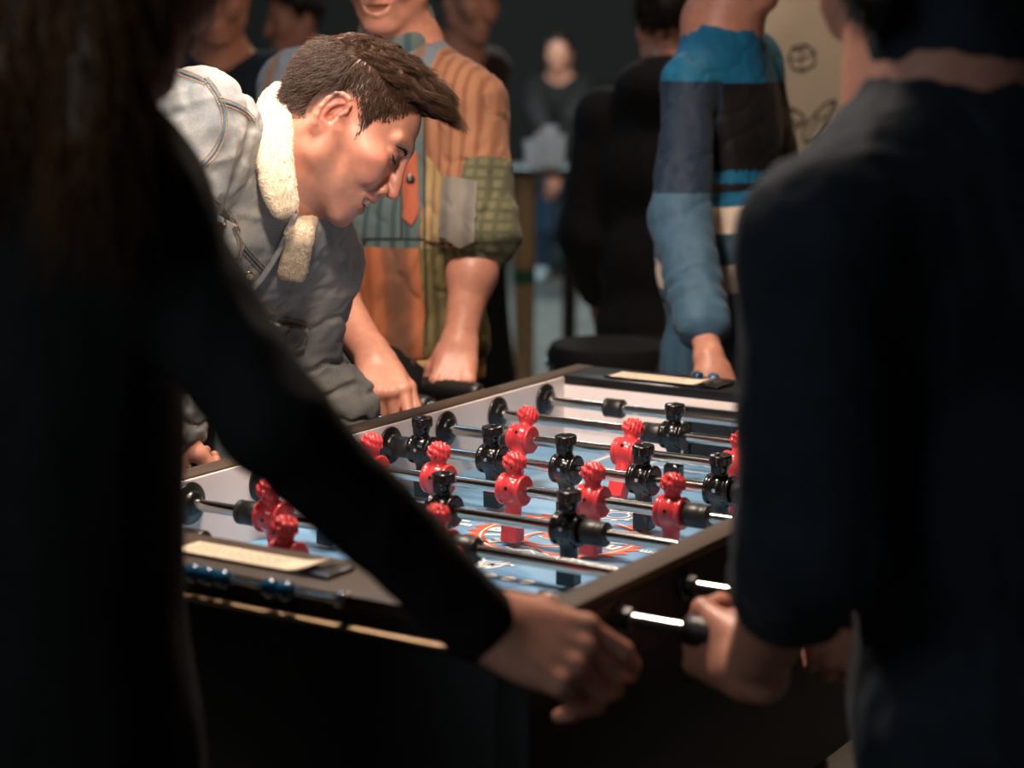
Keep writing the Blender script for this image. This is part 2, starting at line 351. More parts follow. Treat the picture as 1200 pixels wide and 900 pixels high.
# ---------------------------------------------------------------- players
def make_man(kind):
    s = SDF(); X = V(1, 0, 0)
    s.cyl((0, 0, 0), X, .0165, .0185, .004, .004)
    for sx in (-1, 1): s.cyl((sx * .0155, 0, 0), X, .003, .0212, .002, .002)
    s.ell((0, 0, .004), (.0145, .0205, .0185), k=.006)
    s.cone((0, 0, .018), (0, 0, .026), .0085, .007, .005)
    if kind == 'red':
        s.cone((0, 0, .022), (0, 0, .032), .0085, .0125, .004); s.ell((0, 0, .0375), (.0152, .0150, .0138), k=.006)
    else:
        s.cone((0, 0, .022), (0, 0, .038), .0085, .0135, .003); s.cyl((0, 0, .0425), (0, 0, 1), .0065, .0155, .0018, .004)
        s.box((0, -.011, .031), (.008, .004, .006), None, .002, .003)
    s.cone((0, 0, -.016), (0, 0, -.046), .0105, .0085, .006)
    s.box((0, 0, -.036), (.0095, .0065, .022), None, .003, .006)
    s.box((0, 0, -.0585), (.0125, .0115, .0125), None, .002, .006)
    s.cut((0, .0, -.0705), (0, 0, -1), .001)
    if kind == 'red':
        def post(P, D):
            w = np.clip((P[:, 2] - .027) / .004, 0, 1)
            return D - w * .0016 * (np.sin(P[:, 0] * 760) * np.sin(P[:, 1] * 760 + 1) * 1.3 + .6 * np.sin(P[:, 2] * 700 + P[:, 0] * 300))
        s.post = post
    me = s.mesh('foosball_player', .0011, M['red'] if kind == 'red' else M['man_k'], smooth=1)
    o = me; me = o.data; bpy.data.objects.remove(o)
    # dark pin hole on the chest, front and back
    bm = bmesh.new(); bm.from_mesh(me); n0 = len(bm.faces)
    for sy in (-1, 1):
        mt = Matrix.Translation((0, sy * .0203, .004)) @ Matrix.Rotation(PI / 2, 4, 'X')
        bmesh.ops.create_cone(bm, cap_ends=True, segments=14, radius1=.0026, radius2=.0026, depth=.003, matrix=mt)
    bm.faces.ensure_lookup_table()
    for f in bm.faces[n0:]: f.material_index = 1
    bm.to_mesh(me); bm.free(); me.materials.append(M['plastic'] if kind == 'red' else M['steel']); return me
MAN = {'red': make_man('red'), 'black': make_man('black')}
def bumper_mesh():
    m = MB(); m.lathe([(-.017, .0095), (-.0165, .0145), (-.0145, .0158), (.006, .0158), (.0075, .0145), (.009, .0158), (.0105, .0145), (.012, .0158), (.0155, .0158), (.017, .0140), (.0172, .0095)], (0, 0, 0), (1, 0, 0), 28); return m.mesh('rod_bumper')
BUMP = bumper_mesh(); BUMP.materials.append(M['rubber'])
def handle_mesh():
    m = MB(); p = [(0, .011), (.003, .0155), (.012, .0165)]
    for i in range(7): p += [(.02 + .013 * i, .0175), (.0265 + .013 * i, .0155)]
    p += [(.112, .018), (.119, .0175), (.122, .012)]
    m.lathe(p, (0, 0, 0), (1, 0, 0), 24); return m.mesh('handle')
HAND = handle_mesh(); HAND.materials.append(M['rubber'])
def cap_mesh():
    m = MB(); m.lathe([(0, .009), (0, .0115), (.02, .0115), (.026, .009), (.028, .004)], (0, 0, 0), (1, 0, 0), 18); return m.mesh('end_cap')
CAPM = cap_mesh(); CAPM.materials.append(M['plastic'])
bf = MB(); bf.lathe([(0, .0275), (.002, .0285), (.0045, .0275), (.006, .019), (.009, .0165), (.013, .0155), (.0135, .0092)], (0, 0, 0), (1, 0, 0), 32); BEAR = bf.mesh('rod_bearing'); BEAR.materials.append(M['plastic'])
bn = MB(); bn.lathe([(0, .018), (.004, .018), (.006, .0125), (.016, .0125), (.017, .0092)], (0, 0, 0), (1, 0, 0), 8, smooth=False); NUT = bn.mesh('bearing_nut'); NUT.materials.append(M['plastic'])
# rod: colour, handle side, reach of the far ends, players, bumpers, tilt of the players
RODS = {1: ('black', -1, (-.47, .62), [.06], [(-.205, 0), (.32, 0)], 4), 2: ('black', -1, (-.475, .60), [-.018, .19], [(-.055, 0), (.227, 0)], 0),
        3: ('red', 1, (-.47, .52), [-.199, -.018, .157], [(-.236, 0), (.194, 0)], -27), 4: ('black', -1, (-.455, .56), [-.278, -.156, -.034, .089, .206], [(-.315, 0), (.243, 0)], 3),
        5: ('red', 1, (-.47, .50), [-.264, -.15, -.028, .093, .21], [(-.301, 0), (.247, 0)], -3), 6: ('black', -1, (-.46, .56), [-.227, -.041, .145], [(-.264, 0), (.182, 0)], 0),
        7: ('red', 1, (-.52, .515), [-.2, .054], [(-.237, 0), (.091, 0)], 10), 8: ('red', 1, (-.50, .462), [-.06, .17], [(-.2, 0), (.3, 0)], 4)}
cnt = {'red': 0, 'black': 0}
for i, (col, side, (xa, xb), men, bps, tilt) in RODS.items():
    y = (4.5 - i) * RS; z = Z0 + HR
    m = MB(); m.tube([(xa, y, z), (xb, y, z)], .0079, 20)
    rod = m.build('player_rod', M['steel'], table); rod['label'] = 'steel rod carrying %s players' % col
    def sub(name, me, loc, rx=0, rz=0):
        o = bpy.data.objects.new(name, me); C.objects.link(o); o.parent = rod; o.location = loc; o.rotation_euler = (rx, 0, rz); return o
    for x in men: sub('foosball_player', MAN[col], (x, y, z), math.radians(tilt), 0)['label'] = col + ' plastic player'
    for x, _ in bps: sub('rod_bumper', BUMP, (x, y, z), 0, PI if x < 0 else 0)['label'] = 'black rubber bumper'
    if side < 0: sub('handle', HAND, (xa + .005, y, z), 0, PI); sub('end_cap', CAPM, (xb - .004, y, z))
    else: sub('handle', HAND, (xb - .005, y, z)); sub('end_cap', CAPM, (xa + .004, y, z), 0, PI)
    for sx in (-1, 1):
        o = bpy.data.objects.new('rod_bearing', BEAR); C.objects.link(o); o.parent = table; o.location = (sx * (W / 2 - .004), y, z); o.rotation_euler = (0, 0, PI if sx > 0 else 0)
        o = bpy.data.objects.new('bearing_nut', NUT); C.objects.link(o); o.parent = table; o.location = (sx * (W / 2 + WT), y, z); o.rotation_euler = (0, 0, 0 if sx > 0 else PI)
# ---------------------------------------------------------------- score counter on each end: a rail with sliding beads
for sy, xs in ((-1, [-.035, -.0148, .0065, .070, .0915]), (1, [-.30, -.27, -.2, -.12, .0, .1])):
    m = MB(); y = sy * (YE + .012); z = Z0 + .1065
    m.tube([(-.16, y, z), (.16, y, z)], .0028, 10)
    for x in (-.16, .16): m.box((x - .006, min(y, sy * YE), z - .008), (x + .006, max(y, sy * YE), z + .008), .001)
    sc = m.build('score_counter', M['steel'], table)
    for x in xs[:]:
        x = max(-.15, min(.15, x)); b = MB(); b.lathe([(-.0095, .005), (-.0075, .0085), (-.003, .0105), (.003, .0105), (.0075, .0085), (.0095, .005)], (x, y, z), (1, 0, 0), 18)
        b.build('bead', M['bead'], sc)['label'] = 'glossy blue counting bead'
# ---------------------------------------------------------------- cream paper strips lying on the end rails
def strip(x0, x1, y0, y1, lab, grp=None):
    z = Z0 + HW; e = empty('paper_strip', ((x0 + x1) / 2, (y0 + y1) / 2, z), lab, 'paper strip', grp)
    m = MB(); n = 14; vs = []
    for th in (.0, .0012):
        for i in range(n + 1):
            x = x0 + (x1 - x0) * i / n; lift = .008 * max(0, (i - 11) / 3) ** 2
            vs += [(x, y0, z + .0003 + lift + th), (x, y1, z + .0003 + lift + th)]
    k = 2 * (n + 1); fs = []
    for i in range(n):
        a = 2 * i; fs += [[a + 1, a + 3, a + 2, a], [k + a, k + a + 2, k + a + 3, k + a + 1], [a, a + 2, k + a + 2, k + a], [a + 3, a + 1, k + a + 1, k + a + 3]]
    fs += [[1, 0, k, k + 1], [2 * n, 2 * n + 1, k + 2 * n + 1, k + 2 * n]]
    m.add(vs, fs, 0)
    r = random.Random(5)
    for row in range(3):
        x = x0 + .012
        while x < x1 - .05:
            w = r.uniform(.004, .012); yy = y0 + (y1 - y0) * (.28 + .22 * row)
            m.add([(x, yy, z + .0018), (x + w, yy, z + .0018), (x + w, yy + .003, z + .0018), (x, yy + .003, z + .0018)], [[0, 1, 2, 3]], 1); x += w + r.uniform(.003, .006)
    m.build('paper', [M['paper'], M['ink']], e)
    m = MB(); m.box((x1 - .001, y0 - .002, z), (x1 + .03, y1 + .002, z + .004), .0015); m.box((x0 - .004, y0 - .003, z), (x1, y0 - .001, z + .003), .0005)
    tag(m.build('holder', M['plastic'], e), 'black plastic strip holder')
strip(-.105, .082, -.667, -.622, 'cream printed paper strip on the near end rail of the foosball table')
strip(-.268, -.088, .605, .662, 'cream printed paper strip on the far end rail of the foosball table')
# ================================================================ people: shared anatomy
def skin_mat(name, tint=(1, 1, 1)):
    m = bpy.data.materials.new(name); m.use_nodes = True; nt = m.node_tree; b = nt.nodes['Principled BSDF']
    at_ = nt.nodes.new('ShaderNodeAttribute'); at_.attribute_name = 'skin'
    n = nt.nodes.new('ShaderNodeTexNoise'); n.inputs['Scale'].default_value = 60; n.inputs['Detail'].default_value = 6
    mx = nt.nodes.new('ShaderNodeMix'); mx.data_type = 'RGBA'; mx.blend_type = 'MULTIPLY'; mx.inputs[0].default_value = 1
    mr = nt.nodes.new('ShaderNodeMapRange'); mr.inputs[1].default_value = .3; mr.inputs[2].default_value = .7; mr.inputs[3].default_value = .86; mr.inputs[4].default_value = 1.08
    cc = nt.nodes.new('ShaderNodeCombineColor')
    tc = nt.nodes.new('ShaderNodeTexCoord'); nt.links.new(tc.outputs['Object'], n.inputs['Vector']); nt.links.new(n.outputs['Fac'], mr.inputs[0])
    for i in range(3): nt.links.new(mr.outputs[0], cc.inputs[i])
    nt.links.new(at_.outputs['Color'], mx.inputs[6]); nt.links.new(cc.outputs[0], mx.inputs[7]); nt.links.new(mx.outputs[2], b.inputs['Base Color'])
    b.inputs['Roughness'].default_value = .42; b.inputs['Specular IOR Level'].default_value = .45
    b.inputs['Subsurface Weight'].default_value = .18; b.inputs['Subsurface Radius'].default_value = (1, .35, .2); b.inputs['Subsurface Scale'].default_value = .008
    n2 = nt.nodes.new('ShaderNodeTexNoise'); n2.inputs['Scale'].default_value = 700; bp = nt.nodes.new('ShaderNodeBump'); bp.inputs['Strength'].default_value = .12; bp.inputs['Distance'].default_value = .001
    nt.links.new(tc.outputs['Object'], n2.inputs['Vector']); nt.links.new(n2.outputs['Fac'], bp.inputs['Height']); nt.links.new(bp.outputs[0], b.inputs['Normal'])
    return m
SKIN = skin_mat('skin')
SK = np.array(srgb(200, 142, 118)); SK_PINK = np.array(srgb(198, 120, 106)); SK_LIP = np.array(srgb(164, 88, 80)); SK_BEARD_SHADE = np.array(srgb(150, 116, 104)); SK_HAIR = np.array(srgb(46, 34, 28))
def head_sdf(s, o, M, sc=1.0, detail=True):
    w = lambda x, y, z: o + M @ (np.array([x, y, z]) * sc)
    E = lambda c, r, k=.02, op='u', R=None: s.ell(w(*c), np.array(r) * sc, M if R is None else M @ R, k, op)
    K = lambda a, b, ra, rb, k=.012, op='u': s.cone(w(*a), w(*b), ra * sc, rb * sc, k, op)
    E((-.008, 0, .052), (.094, .074, .077)); E((.041, 0, .042), (.052, .060, .050), .02); E((.052, 0, -.018), (.042, .057, .068), .02)
    E((.040, 0, .002), (.05, .066, .045), .02)
    for q in (-1, 1):
        K((.008, q * .054, -.048), (.072, q * .020, -.094), .017, .014, .02); K((.0, q * .062, -.01), (.006, q * .056, -.05), .016, .016, .02)
        E((.066, q * .043, -.006), (.026, .022, .019), .014); E((.074, q * .036, -.026), (.020, .019, .018), .012)
        K((.094, q * .010, .037), (.078, q * .046, .036), .008, .008, .012)
    E((.079, 0, -.097), (.016, .022, .0145), .014); E((.076, 0, -.062), (.024, .030, .032), .016); E((.03, 0, -.075), (.045, .042, .022), .02)
    if not detail:
        K((.096, 0, .022), (.115, 0, -.026), .008, .010)
        for q in (-1, 1): E((-.012, q * .077, .003), (.017, .007, .030), .006)
        return
    # nose
    K((.094, 0, .030), (.1095, 0, -.010), .0075, .0085, .012); K((.1095, 0, -.010), (.1165, 0, -.024), .0085, .0098, .008)
    for q in (-1, 1):
        E((.1015, q * .0125, -.029), (.0105, .0075, .0082), .006); E((.1075, q * .0075, -.0395), (.0048, .0028, .0030), .002, 's')
    K((.1, 0, -.036), (.098, 0, -.046), .008, .008, .01); E((.086, 0, -.034), (.0165, .024, .018), .012)
    # eyes: deep sockets, lids lowered
    for q in (-1, 1):
        E((.103, q * .032, .017), (.014, .020, .0115), .014, 's'); E((.0790, q * .0315, .0165), (.0150, .0185, .0125), .006)
        s.chain([w(.0945, q * .019, .0215), w(.0945, q * .031, .0245), w(.0870, q * .045, .0215)], [.0010 * sc, .0013 * sc, .0010 * sc], .003, 's')
        K((.101, q * .0185, -.024), (.0915, q * .036, -.056), .0022, .002, .007, 's')      # laugh line
        # ear
        eo = w(-.014, q * .072, .004)
        fw = nrm(M @ V(.30 * 1, q * .0 + 0, -.12) * 1 + M @ V(.0, 0, 0)); 
        ex = M @ nrm(V(.93, -q * .34, -.12)); ey = M @ nrm(V(.12, 0, .99)); ey = nrm(ey - ex * (ex @ ey)); ez = np.cross(ex, ey) * (-q)  # outwards
        if (ez @ (M @ V(0, q, 0))) < 0: ez = -ez
        e = lambda a, b, c: eo + (ex * a + ey * b + ez * c) * sc
        R = np.stack([ex, ey, ez], 1)
        s.ell(e(.001, .003, .004), np.array([.0175, .0285, .0058]) * sc, R, .006)
        s.ell(e(.003, -.022, .005), np.array([.0095, .0115, .0050]) * sc, R, .006)
        s.ell(e(.003, .008, .012), np.array([.0125, .0205, .0095]) * sc, R, .003, 's')
        rim = [(.011, .008), (.014, .018), (.011, .027), (.003, .032), (-.007, .031), (-.014, .024), (-.0165, .012), (-.0155, -.002), (-.011, -.014), (-.004, -.024)]
        s.chain([e(a, b, .0085) for a, b in rim], [.0026, .0030, .0033, .0035, .0036, .0036, .0034, .0032, .0032, .004], .003)
        s.chain([e(a, b, .0075) for a, b in [(.003, .023), (-.004, .016), (-.007, .006), (-.006, -.006), (-.001, -.013), (.005, -.014)]], [.0026, .003, .0032, .003, .003, .0032], .003)
        s.ell(e(.0115, -.003, .007), np.array([.0045, .0065, .0045]) * sc, R, .003)
        s.ell(e(.004, -.003, .008), np.array([.0065, .0075, .0105]) * sc, R, .003, 's')
    # open smiling mouth
    E((.098, 0, -.0600), (.019, .0255, .0092), .004, 's')
    up = [(.0880, -.0285, -.0525), (.0975, -.015, -.0515), (.1015, -.005, -.0495), (.1010, 0, -.0505), (.1015, .005, -.0495), (.0975, .015, -.0515), (.0880, .0285, -.0525)]
    s.chain([w(*p) for p in up], [.0020 * sc, .0030 * sc, .0036 * sc, .0034 * sc, .0036 * sc, .0030 * sc, .0020 * sc], .003)
    lw = [(.0875, -.028, -.0535), (.0935, -.017, -.0675), (.0970, 0, -.0725), (.0935, .017, -.0675), (.0875, .028, -.0535)]
    s.chain([w(*p) for p in lw], [.0018 * sc, .0038 * sc, .0046 * sc, .0038 * sc, .0018 * sc], .003)
def hand_sdf(s, wrist, fw, dor, side, curl=(55, 70, 45), sc=1.0, thumb=1.0, spread=.0):
    fw = nrm(fw); dor = nrm(np.array(dor) - fw * (fw @ np.array(dor))); lat = np.cross(dor, fw) if side == 'R' else np.cross(fw, dor)
    w = lambda x, y, z: wrist + (fw * x + lat * y + dor * z) * sc
    s.cone(w(-.02, 0, 0), w(.015, 0, 0), .025 * sc, .024 * sc, .015)
    ys = (.030, .0105, -.0095, -.0285); ln = ((.043, .026, .021), (.047, .030, .023), (.044, .028, .022), (.036, .021, .019)); mx = (.088, .092, .088, .080)
    for i in range(4):
        s.cone(w(.008, ys[i] * .55, 0), w(mx[i], ys[i], .002), .0175 * sc, .0112 * sc, .012)
    s.ell(w(.05, 0, -.006), np.array([.045, .036, .013]) * sc, np.stack([fw, lat, dor], 1), .012)
    s.ell(w(.035, .024, -.012), np.array([.034, .018, .016]) * sc, np.stack([fw, lat, dor], 1), .012)
    for i in range(4):
        p = np.array([mx[i], ys[i], .0005]); a = 0; pts = [p]; cu = curl[i] if isinstance(curl[0], (tuple, list)) else curl
        for L_, c in zip(ln[i], cu):
            a += math.radians(c); p = p + np.array([math.cos(a) * L_, spread * (1.5 - i) * L_ * .3, -math.sin(a) * L_]); pts.append(p)
        r = [.0105, .0092, .0084, .0072]
        if i == 3: r = [q * .88 for q in r]
        s.chain([w(*q) for q in pts], [q * sc for q in r], .0035)
        s.ell(w(*(pts[0] + np.array([0, 0, .003]))), np.array([.010, .009, .010]) * sc, None, .006)
    t = thumb
    tp = [(.018, .022, -.010), (.050, .042, -.018 - .006 * t), (.078, .047, -.030 - .014 * t), (.098 - .012 * t, .044 - .012 * t, -.040 - .022 * t)]
    s.chain([w(*q) for q in tp], [.0165 * sc, .0125 * sc, .0105 * sc, .0085 * sc], .006)
def arm_sdf(s, sh, el, wr, k=1.0):
    s.chain([sh, el], [.052 * k, .043 * k], .03)
    m = np.array(el) * .68 + np.array(wr) * .32
    s.chain([el, m], [.042 * k, .043 * k], .02); s.cone(m, wr, .042 * k, .0275 * k, .02)
def folds(P, D, amp, dirv, sc, seed=0.0, thr=None):
    """cloth folds: ridged noise stretched along a direction"""
    d = nrm(dirv); q = P - np.outer(P @ d, d) * .78 + seed
    n = vnoise(q, sc) * .65 + vnoise(q + 3.1, sc * 2.1) * .35
    return D - amp * (1 - np.abs(2 * n - 1) * 2)
def creases(P, D, amp, dirv, freq, mask=1.0, seed=0.0):
    """narrow sharp valleys between soft rolls of cloth"""
    x = (P @ nrm(dirv)) * freq + 5 * vnoise(P + seed, 13) + 1.5 * vnoise(P + seed, 37); v = np.abs(np.sin(x)); return D + amp * mask * (np.exp(-(v / .28) ** 2) - .35)
def cloth(name, col, rough=.85, weave=900, bump=.25, noise=.18, nscale=30, sheen=.15):
    return mat(name, col, rough, spec=.25, noise=noise, nscale=nscale, bump=bump, bscale=weave, sheen=sheen)
def paint(me, fn):
    color_attr(me, 'skin', fn(vco(me)))
def plain_skin(P):
    n = vnoise(P, 35)[:, None]; return SK * (1 - .25 * n) + SK_PINK * .25 * n
def strands(name, roots, dirs, lens, rad, mats, parent, grav, seg=5, curl=0.0, seed=1, nside=3):
    """thin tapered hairs; dirs(t): list of direction arrays along the strand"""
    r = np.random.default_rng(seed); n = len(roots); P = roots.copy(); pts = [P.copy()]
    for i in range(seg):
        t = (i + .5) / seg; d = dirs(t) + grav * t * 1.0
        d = d / np.linalg.norm(d, axis=1)[:, None]
        P = P + d * (lens / seg)[:, None] + (r.normal(0, 1, (n, 3)) * curl * (lens / seg)[:, None] if curl else 0); pts.append(P.copy())
    V_ = []; taper = [1 - .85 * (i / seg) ** 1.6 for i in range(seg + 1)]
    ax = pts[1] - pts[0]; ax /= np.linalg.norm(ax, axis=1)[:, None] + 1e-9
    ref = np.where(np.abs(ax[:, 2:3]) < .9, np.array([[0, 0, 1.0]]), np.array([[1.0, 0, 0]])); u = np.cross(ax, ref); u /= np.linalg.norm(u, axis=1)[:, None]; v = np.cross(ax, u)
    for i in range(seg + 1):
        for k in range(nside):
            a = 2 * PI * k / nside; V_.append(pts[i] + (rad * taper[i])[:, None] * (u * math.cos(a) + v * math.sin(a)))
    VV = np.stack(V_, 1); m = (seg + 1) * nside
    f = np.array([[i * nside + k, i * nside + (k + 1) % nside, (i + 1) * nside + (k + 1) % nside, (i + 1) * nside + k] for i in range(seg) for k in range(nside)])
    F = (np.arange(n)[:, None, None] * m + f[None]).reshape(-1, 4)
    me = bpy.data.meshes.new(name); me.vertices.add(n * m); me.vertices.foreach_set('co', VV.reshape(-1, 3).astype(np.float32).ravel())
    me.loops.add(F.size); me.loops.foreach_set('vertex_index', F.astype(np.int32).ravel()); me.polygons.add(len(F)); me.polygons.foreach_set('loop_start', np.arange(0, F.size, 4, dtype=np.int32))
    me.update(calc_edges=True); me.polygons.foreach_set('use_smooth', np.ones(len(F), bool)); return me
def add_base(me, base):      # join a second mesh datablock into me (same object)
    bm = bmesh.new(); bm.from_mesh(me); bm.from_mesh(base); bm.to_mesh(me); bm.free(); return me
def hair_mat(name, c0, c1, rough=.38):
    m = mat(name, c0, rough, spec=.2, noise=0); nt = m.node_tree; b = nt.nodes['Principled BSDF']
    n = nt.nodes.new('ShaderNodeTexNoise'); n.inputs['Scale'].default_value = 260; g = nt.nodes.new('ShaderNodeTexCoord'); mx = nt.nodes.new('ShaderNodeMix'); mx.data_type = 'RGBA'
    mx.inputs[6].default_value = (*c0, 1); mx.inputs[7].default_value = (*c1, 1); nt.links.new(g.outputs['Object'], n.inputs['Vector']); nt.links.new(n.outputs['Fac'], mx.inputs[0]); nt.links.new(mx.outputs[2], b.inputs['Base Color']); return m
def on_surface(tree, px, lift=.001):
    out = []
    for x, y in px:
        h = tree.ray_cast(Vector(CAM), Vector(ray(x, y)))
        if h[0] is not None:
            n_ = np.array(h[1]); n_ = -n_ if n_ @ ray(x, y) > 0 else n_      # the outward side of the cloth
            out.append((np.array(h[0]) + n_ * lift, n_))
    return out
def dense(px, step=3.0):
    out = []
    for a, b in zip(px[:-1], px[1:]):
        n = max(1, int(math.dist(a, b) / step)); out += [(a[0] + (b[0] - a[0]) * i / n, a[1] + (b[1] - a[1]) * i / n) for i in range(n)]
    return out + [px[-1]]
def spline(px, n=8):
    out = []; p = [px[0]] + list(px) + [px[-1]]
    for i in range(1, len(p) - 2):
        a, b, c, d = [np.array(q, float) for q in p[i - 1:i + 3]]
        for k in range(n):
            t = k / n; out.append(tuple(.5 * (2 * b + (c - a) * t + (2 * a - 5 * b + 4 * c - d) * t * t + (3 * b - a - 3 * c + d) * t ** 3)))
    return out + [tuple(px[-1])]
def seam(m, tree, px, lift=.0005, r=.0022, mi=0, off=.0045, stitch=1, double=True):
    """a felled seam with two rows of stitches, laid on the cloth"""
    q = on_surface(tree, dense(spline(px), 3), lift)
    if len(q) < 3: return
    P = np.array([a for a, _ in q]); N = np.array([b for _, b in q])
    for _ in range(3): P[1:-1] = .25 * P[:-2] + .5 * P[1:-1] + .25 * P[2:]
    m.tube(P, r, 8, mi)
    T = np.gradient(P, axis=0); T /= np.linalg.norm(T, axis=1)[:, None] + 1e-9; B = np.cross(N, T); B /= np.linalg.norm(B, axis=1)[:, None] + 1e-9
    for sg in ((-1, 1) if double else (1,)):
        Q = P + B * off * sg + N * .0012; L_ = np.concatenate([[0], np.cumsum(np.linalg.norm(np.diff(Q, axis=0), axis=1))]); s0 = 0
        while s0 + .0032 < L_[-1]:
            a = [np.interp(s0, L_, Q[:, k]) for k in range(3)]; b = [np.interp(s0 + .0030, L_, Q[:, k]) for k in range(3)]; m.tube([a, b], .0009, 4, stitch); s0 += .0046
def patch(m, tree, px, thick, mi=0, n=26, lift=.0):
    """a flap of cloth cut to an outline and laid on the surface, with real thickness"""
    px = [np.array(p, float) for p in px]; c = sum(px) / len(px); ring = dense([tuple(p) for p in px] + [tuple(px[0])], 3)[:-1]
    layers = []
    for t in (1.0, .975, .65, .3):
        layers.append([tuple(c + (np.array(p) - c) * t) for p in ring])
    vs = []; nn = len(ring)
    for li, lay in enumerate(layers):
        for x, y in lay:
            h = tree.ray_cast(Vector(CAM), Vector(ray(x, y)))
            p, no = (np.array(h[0]), np.array(h[1])) if h[0] is not None else (vs[-1] if vs else at(x, y, 2.8), -ray(x, y))
            if li == 0: vs.append(p - no * .002)
            else: vs.append(p + no * (thick + lift))
    # thin rolled edge
    fs = []
    for li in range(len(layers) - 1):
        for i in range(nn): fs.append([li * nn + i, li * nn + (i + 1) % nn, (li + 1) * nn + (i + 1) % nn, (li + 1) * nn + i])
    vs.append(np.mean(vs[-nn:], 0)); k = len(vs) - 1
    for i in range(nn): fs.append([3 * nn + i, 3 * nn + (i + 1) % nn, k])
    m.add(vs, fs, mi, True)
def legs(parent, hipc, sd, fr, m, shoe_m, spread=.10, h=.008, knee=.06, top=None, r0=.085, name='trousers'):
    """trousers and shoes from the hips down to the floor"""
    s = SDF(); hipc = np.array(hipc, float); sd = nrm(V(sd[0], sd[1], 0)); fr = nrm(V(fr[0], fr[1], 0))
    s.ell(hipc, (.15, .15, .13), None, .03)
    if top is not None: s.cone(hipc, top, .135, .13, .05)
    feet = []
    for q in (-1, 1):
        hp = hipc + sd * q * .085 - V(0, 0, .06); an = V(hipc[0], hipc[1], .085) + sd * q * spread; kn = (hp + an) / 2 + fr * knee
        s.chain([hp, kn, an], [r0, .066, .058], .03); feet.append(an)
    s.post = lambda P, D: folds(P, D, .004, (0, 0, 1), 22)
    o = s.mesh(name, h, m, parent)
    for an in feet:
        z = SDF(); a = V(an[0], an[1], 0)
        z.cone(a + fr * .0 + V(0, 0, .05), a + fr * .16 + V(0, 0, .035), .044, .034, .03); z.cone(a + V(0, 0, .11), a + V(0, 0, .05), .045, .044, .03); z.cut(a + V(0, 0, .002), (0, 0, -1), .002)
        z.mesh('shoe', .006, shoe_m, parent)
# ================================================================ the man in the denim jacket
def denim_mat(name, base, fade):
    m = bpy.data.materials.new(name); m.use_nodes = True; nt = m.node_tree; b = nt.nodes['Principled BSDF']; L_ = nt.links.new
    tc = nt.nodes.new('ShaderNodeTexCoord'); N = lambda sc, det=4: (lambda n: (n.inputs['Scale'].__setattr__('default_value', sc), n.inputs['Detail'].__setattr__('default_value', det), L_(tc.outputs['Object'], n.inputs['Vector']), n)[-1])(nt.nodes.new('ShaderNodeTexNoise'))
    a = N(11, 6); c = N(900, 2)
    r = nt.nodes.new('ShaderNodeValToRGB'); r.color_ramp.elements[0].position = .32; r.color_ramp.elements[0].color = (*base, 1); r.color_ramp.elements[1].position = .66; r.color_ramp.elements[1].color = (*fade, 1)
    L_(a.outputs['Fac'], r.inputs[0])
    mp = nt.nodes.new('ShaderNodeMapRange'); mp.inputs[1].default_value = .3; mp.inputs[2].default_value = .7; mp.inputs[3].default_value = .72; mp.inputs[4].default_value = 1.2; L_(c.outputs['Fac'], mp.inputs[0])
    cc = nt.nodes.new('ShaderNodeCombineColor'); [L_(mp.outputs[0], cc.inputs[i]) for i in range(3)]
    mx = nt.nodes.new('ShaderNodeMix'); mx.data_type = 'RGBA'; mx.blend_type = 'MULTIPLY'; mx.inputs[0].default_value = 1; L_(r.outputs[0], mx.inputs[6]); L_(cc.outputs[0], mx.inputs[7]); L_(mx.outputs[2], b.inputs['Base Color'])
    w1 = nt.nodes.new('ShaderNodeTexWave'); w1.inputs['Scale'].default_value = 420; w1.bands_direction = 'DIAGONAL'; L_(tc.outputs['Object'], w1.inputs['Vector'])
    f = N(70, 5); ad = nt.nodes.new('ShaderNodeMath'); ad.operation = 'MULTIPLY_ADD'; ad.inputs[1].default_value = .25; L_(w1.outputs['Fac'], ad.inputs[0]); L_(f.outputs['Fac'], ad.inputs[2])
    bp = nt.nodes.new('ShaderNodeBump'); bp.inputs['Strength'].default_value = .35; bp.inputs['Distance'].default_value = .003; L_(ad.outputs[0], bp.inputs['Height']); L_(bp.outputs[0], b.inputs['Normal'])
    b.inputs['Roughness'].default_value = .85; b.inputs['Specular IOR Level'].default_value = .2; return m
M['denim'] = denim_mat('washed denim', srgb(106, 114, 120), srgb(158, 158, 154))
M['denim_d'] = denim_mat('darker denim', srgb(72, 88, 102), srgb(120, 130, 136))
M['denim_l'] = denim_mat('lightened worn denim', srgb(126, 134, 140), srgb(176, 176, 170))  # pocket flap denim: wear plus lightening painted in where edge shading is weak
M['stitch'] = mat('tan stitching', srgb(146, 116, 78), .8)
M['sherpa'] = mat('cream fleece', srgb(232, 214, 188), .95, spec=.1, noise=.08, nscale=160, bump=.8, bscale=420, sheen=.5)
M['hair'] = hair_mat('dark brown hair', srgb(18, 12, 9), srgb(72, 47, 28), .45)
M['lash'] = mat('dark lashes', srgb(20, 14, 12), .6)
M['teeth'] = mat('teeth', srgb(220, 205, 190), .3)
M['navy'] = cloth('dark navy cotton', srgb(24, 28, 36))
M['jean'] = cloth('black jeans', srgb(26, 27, 30))
M['shoe'] = mat('black shoe leather', srgb(24, 22, 21), .4)
p1 = empty('person', (-.78, -.16, 0), 'smiling person in faded denim jacket with cream fleece collar leaning over the foosball table', 'person')
nb = at(326, 203, 2.83); Rsh = at(232, 150, 2.70); Lsh = at(366, 308, 2.98); pel = V(-.765, -.135, .965)
Rel = at(150, 335, 2.62); Rwr = V(-.494, -.236, .972); Lel = at(340, 425, 3.05); Lwr = at(404, 478, 3.07)
t1 = nrm(nb - pel); s1 = nrm(Lsh - Rsh); n1 = nrm(np.cross(s1, t1)); s1 = np.cross(t1, n1)
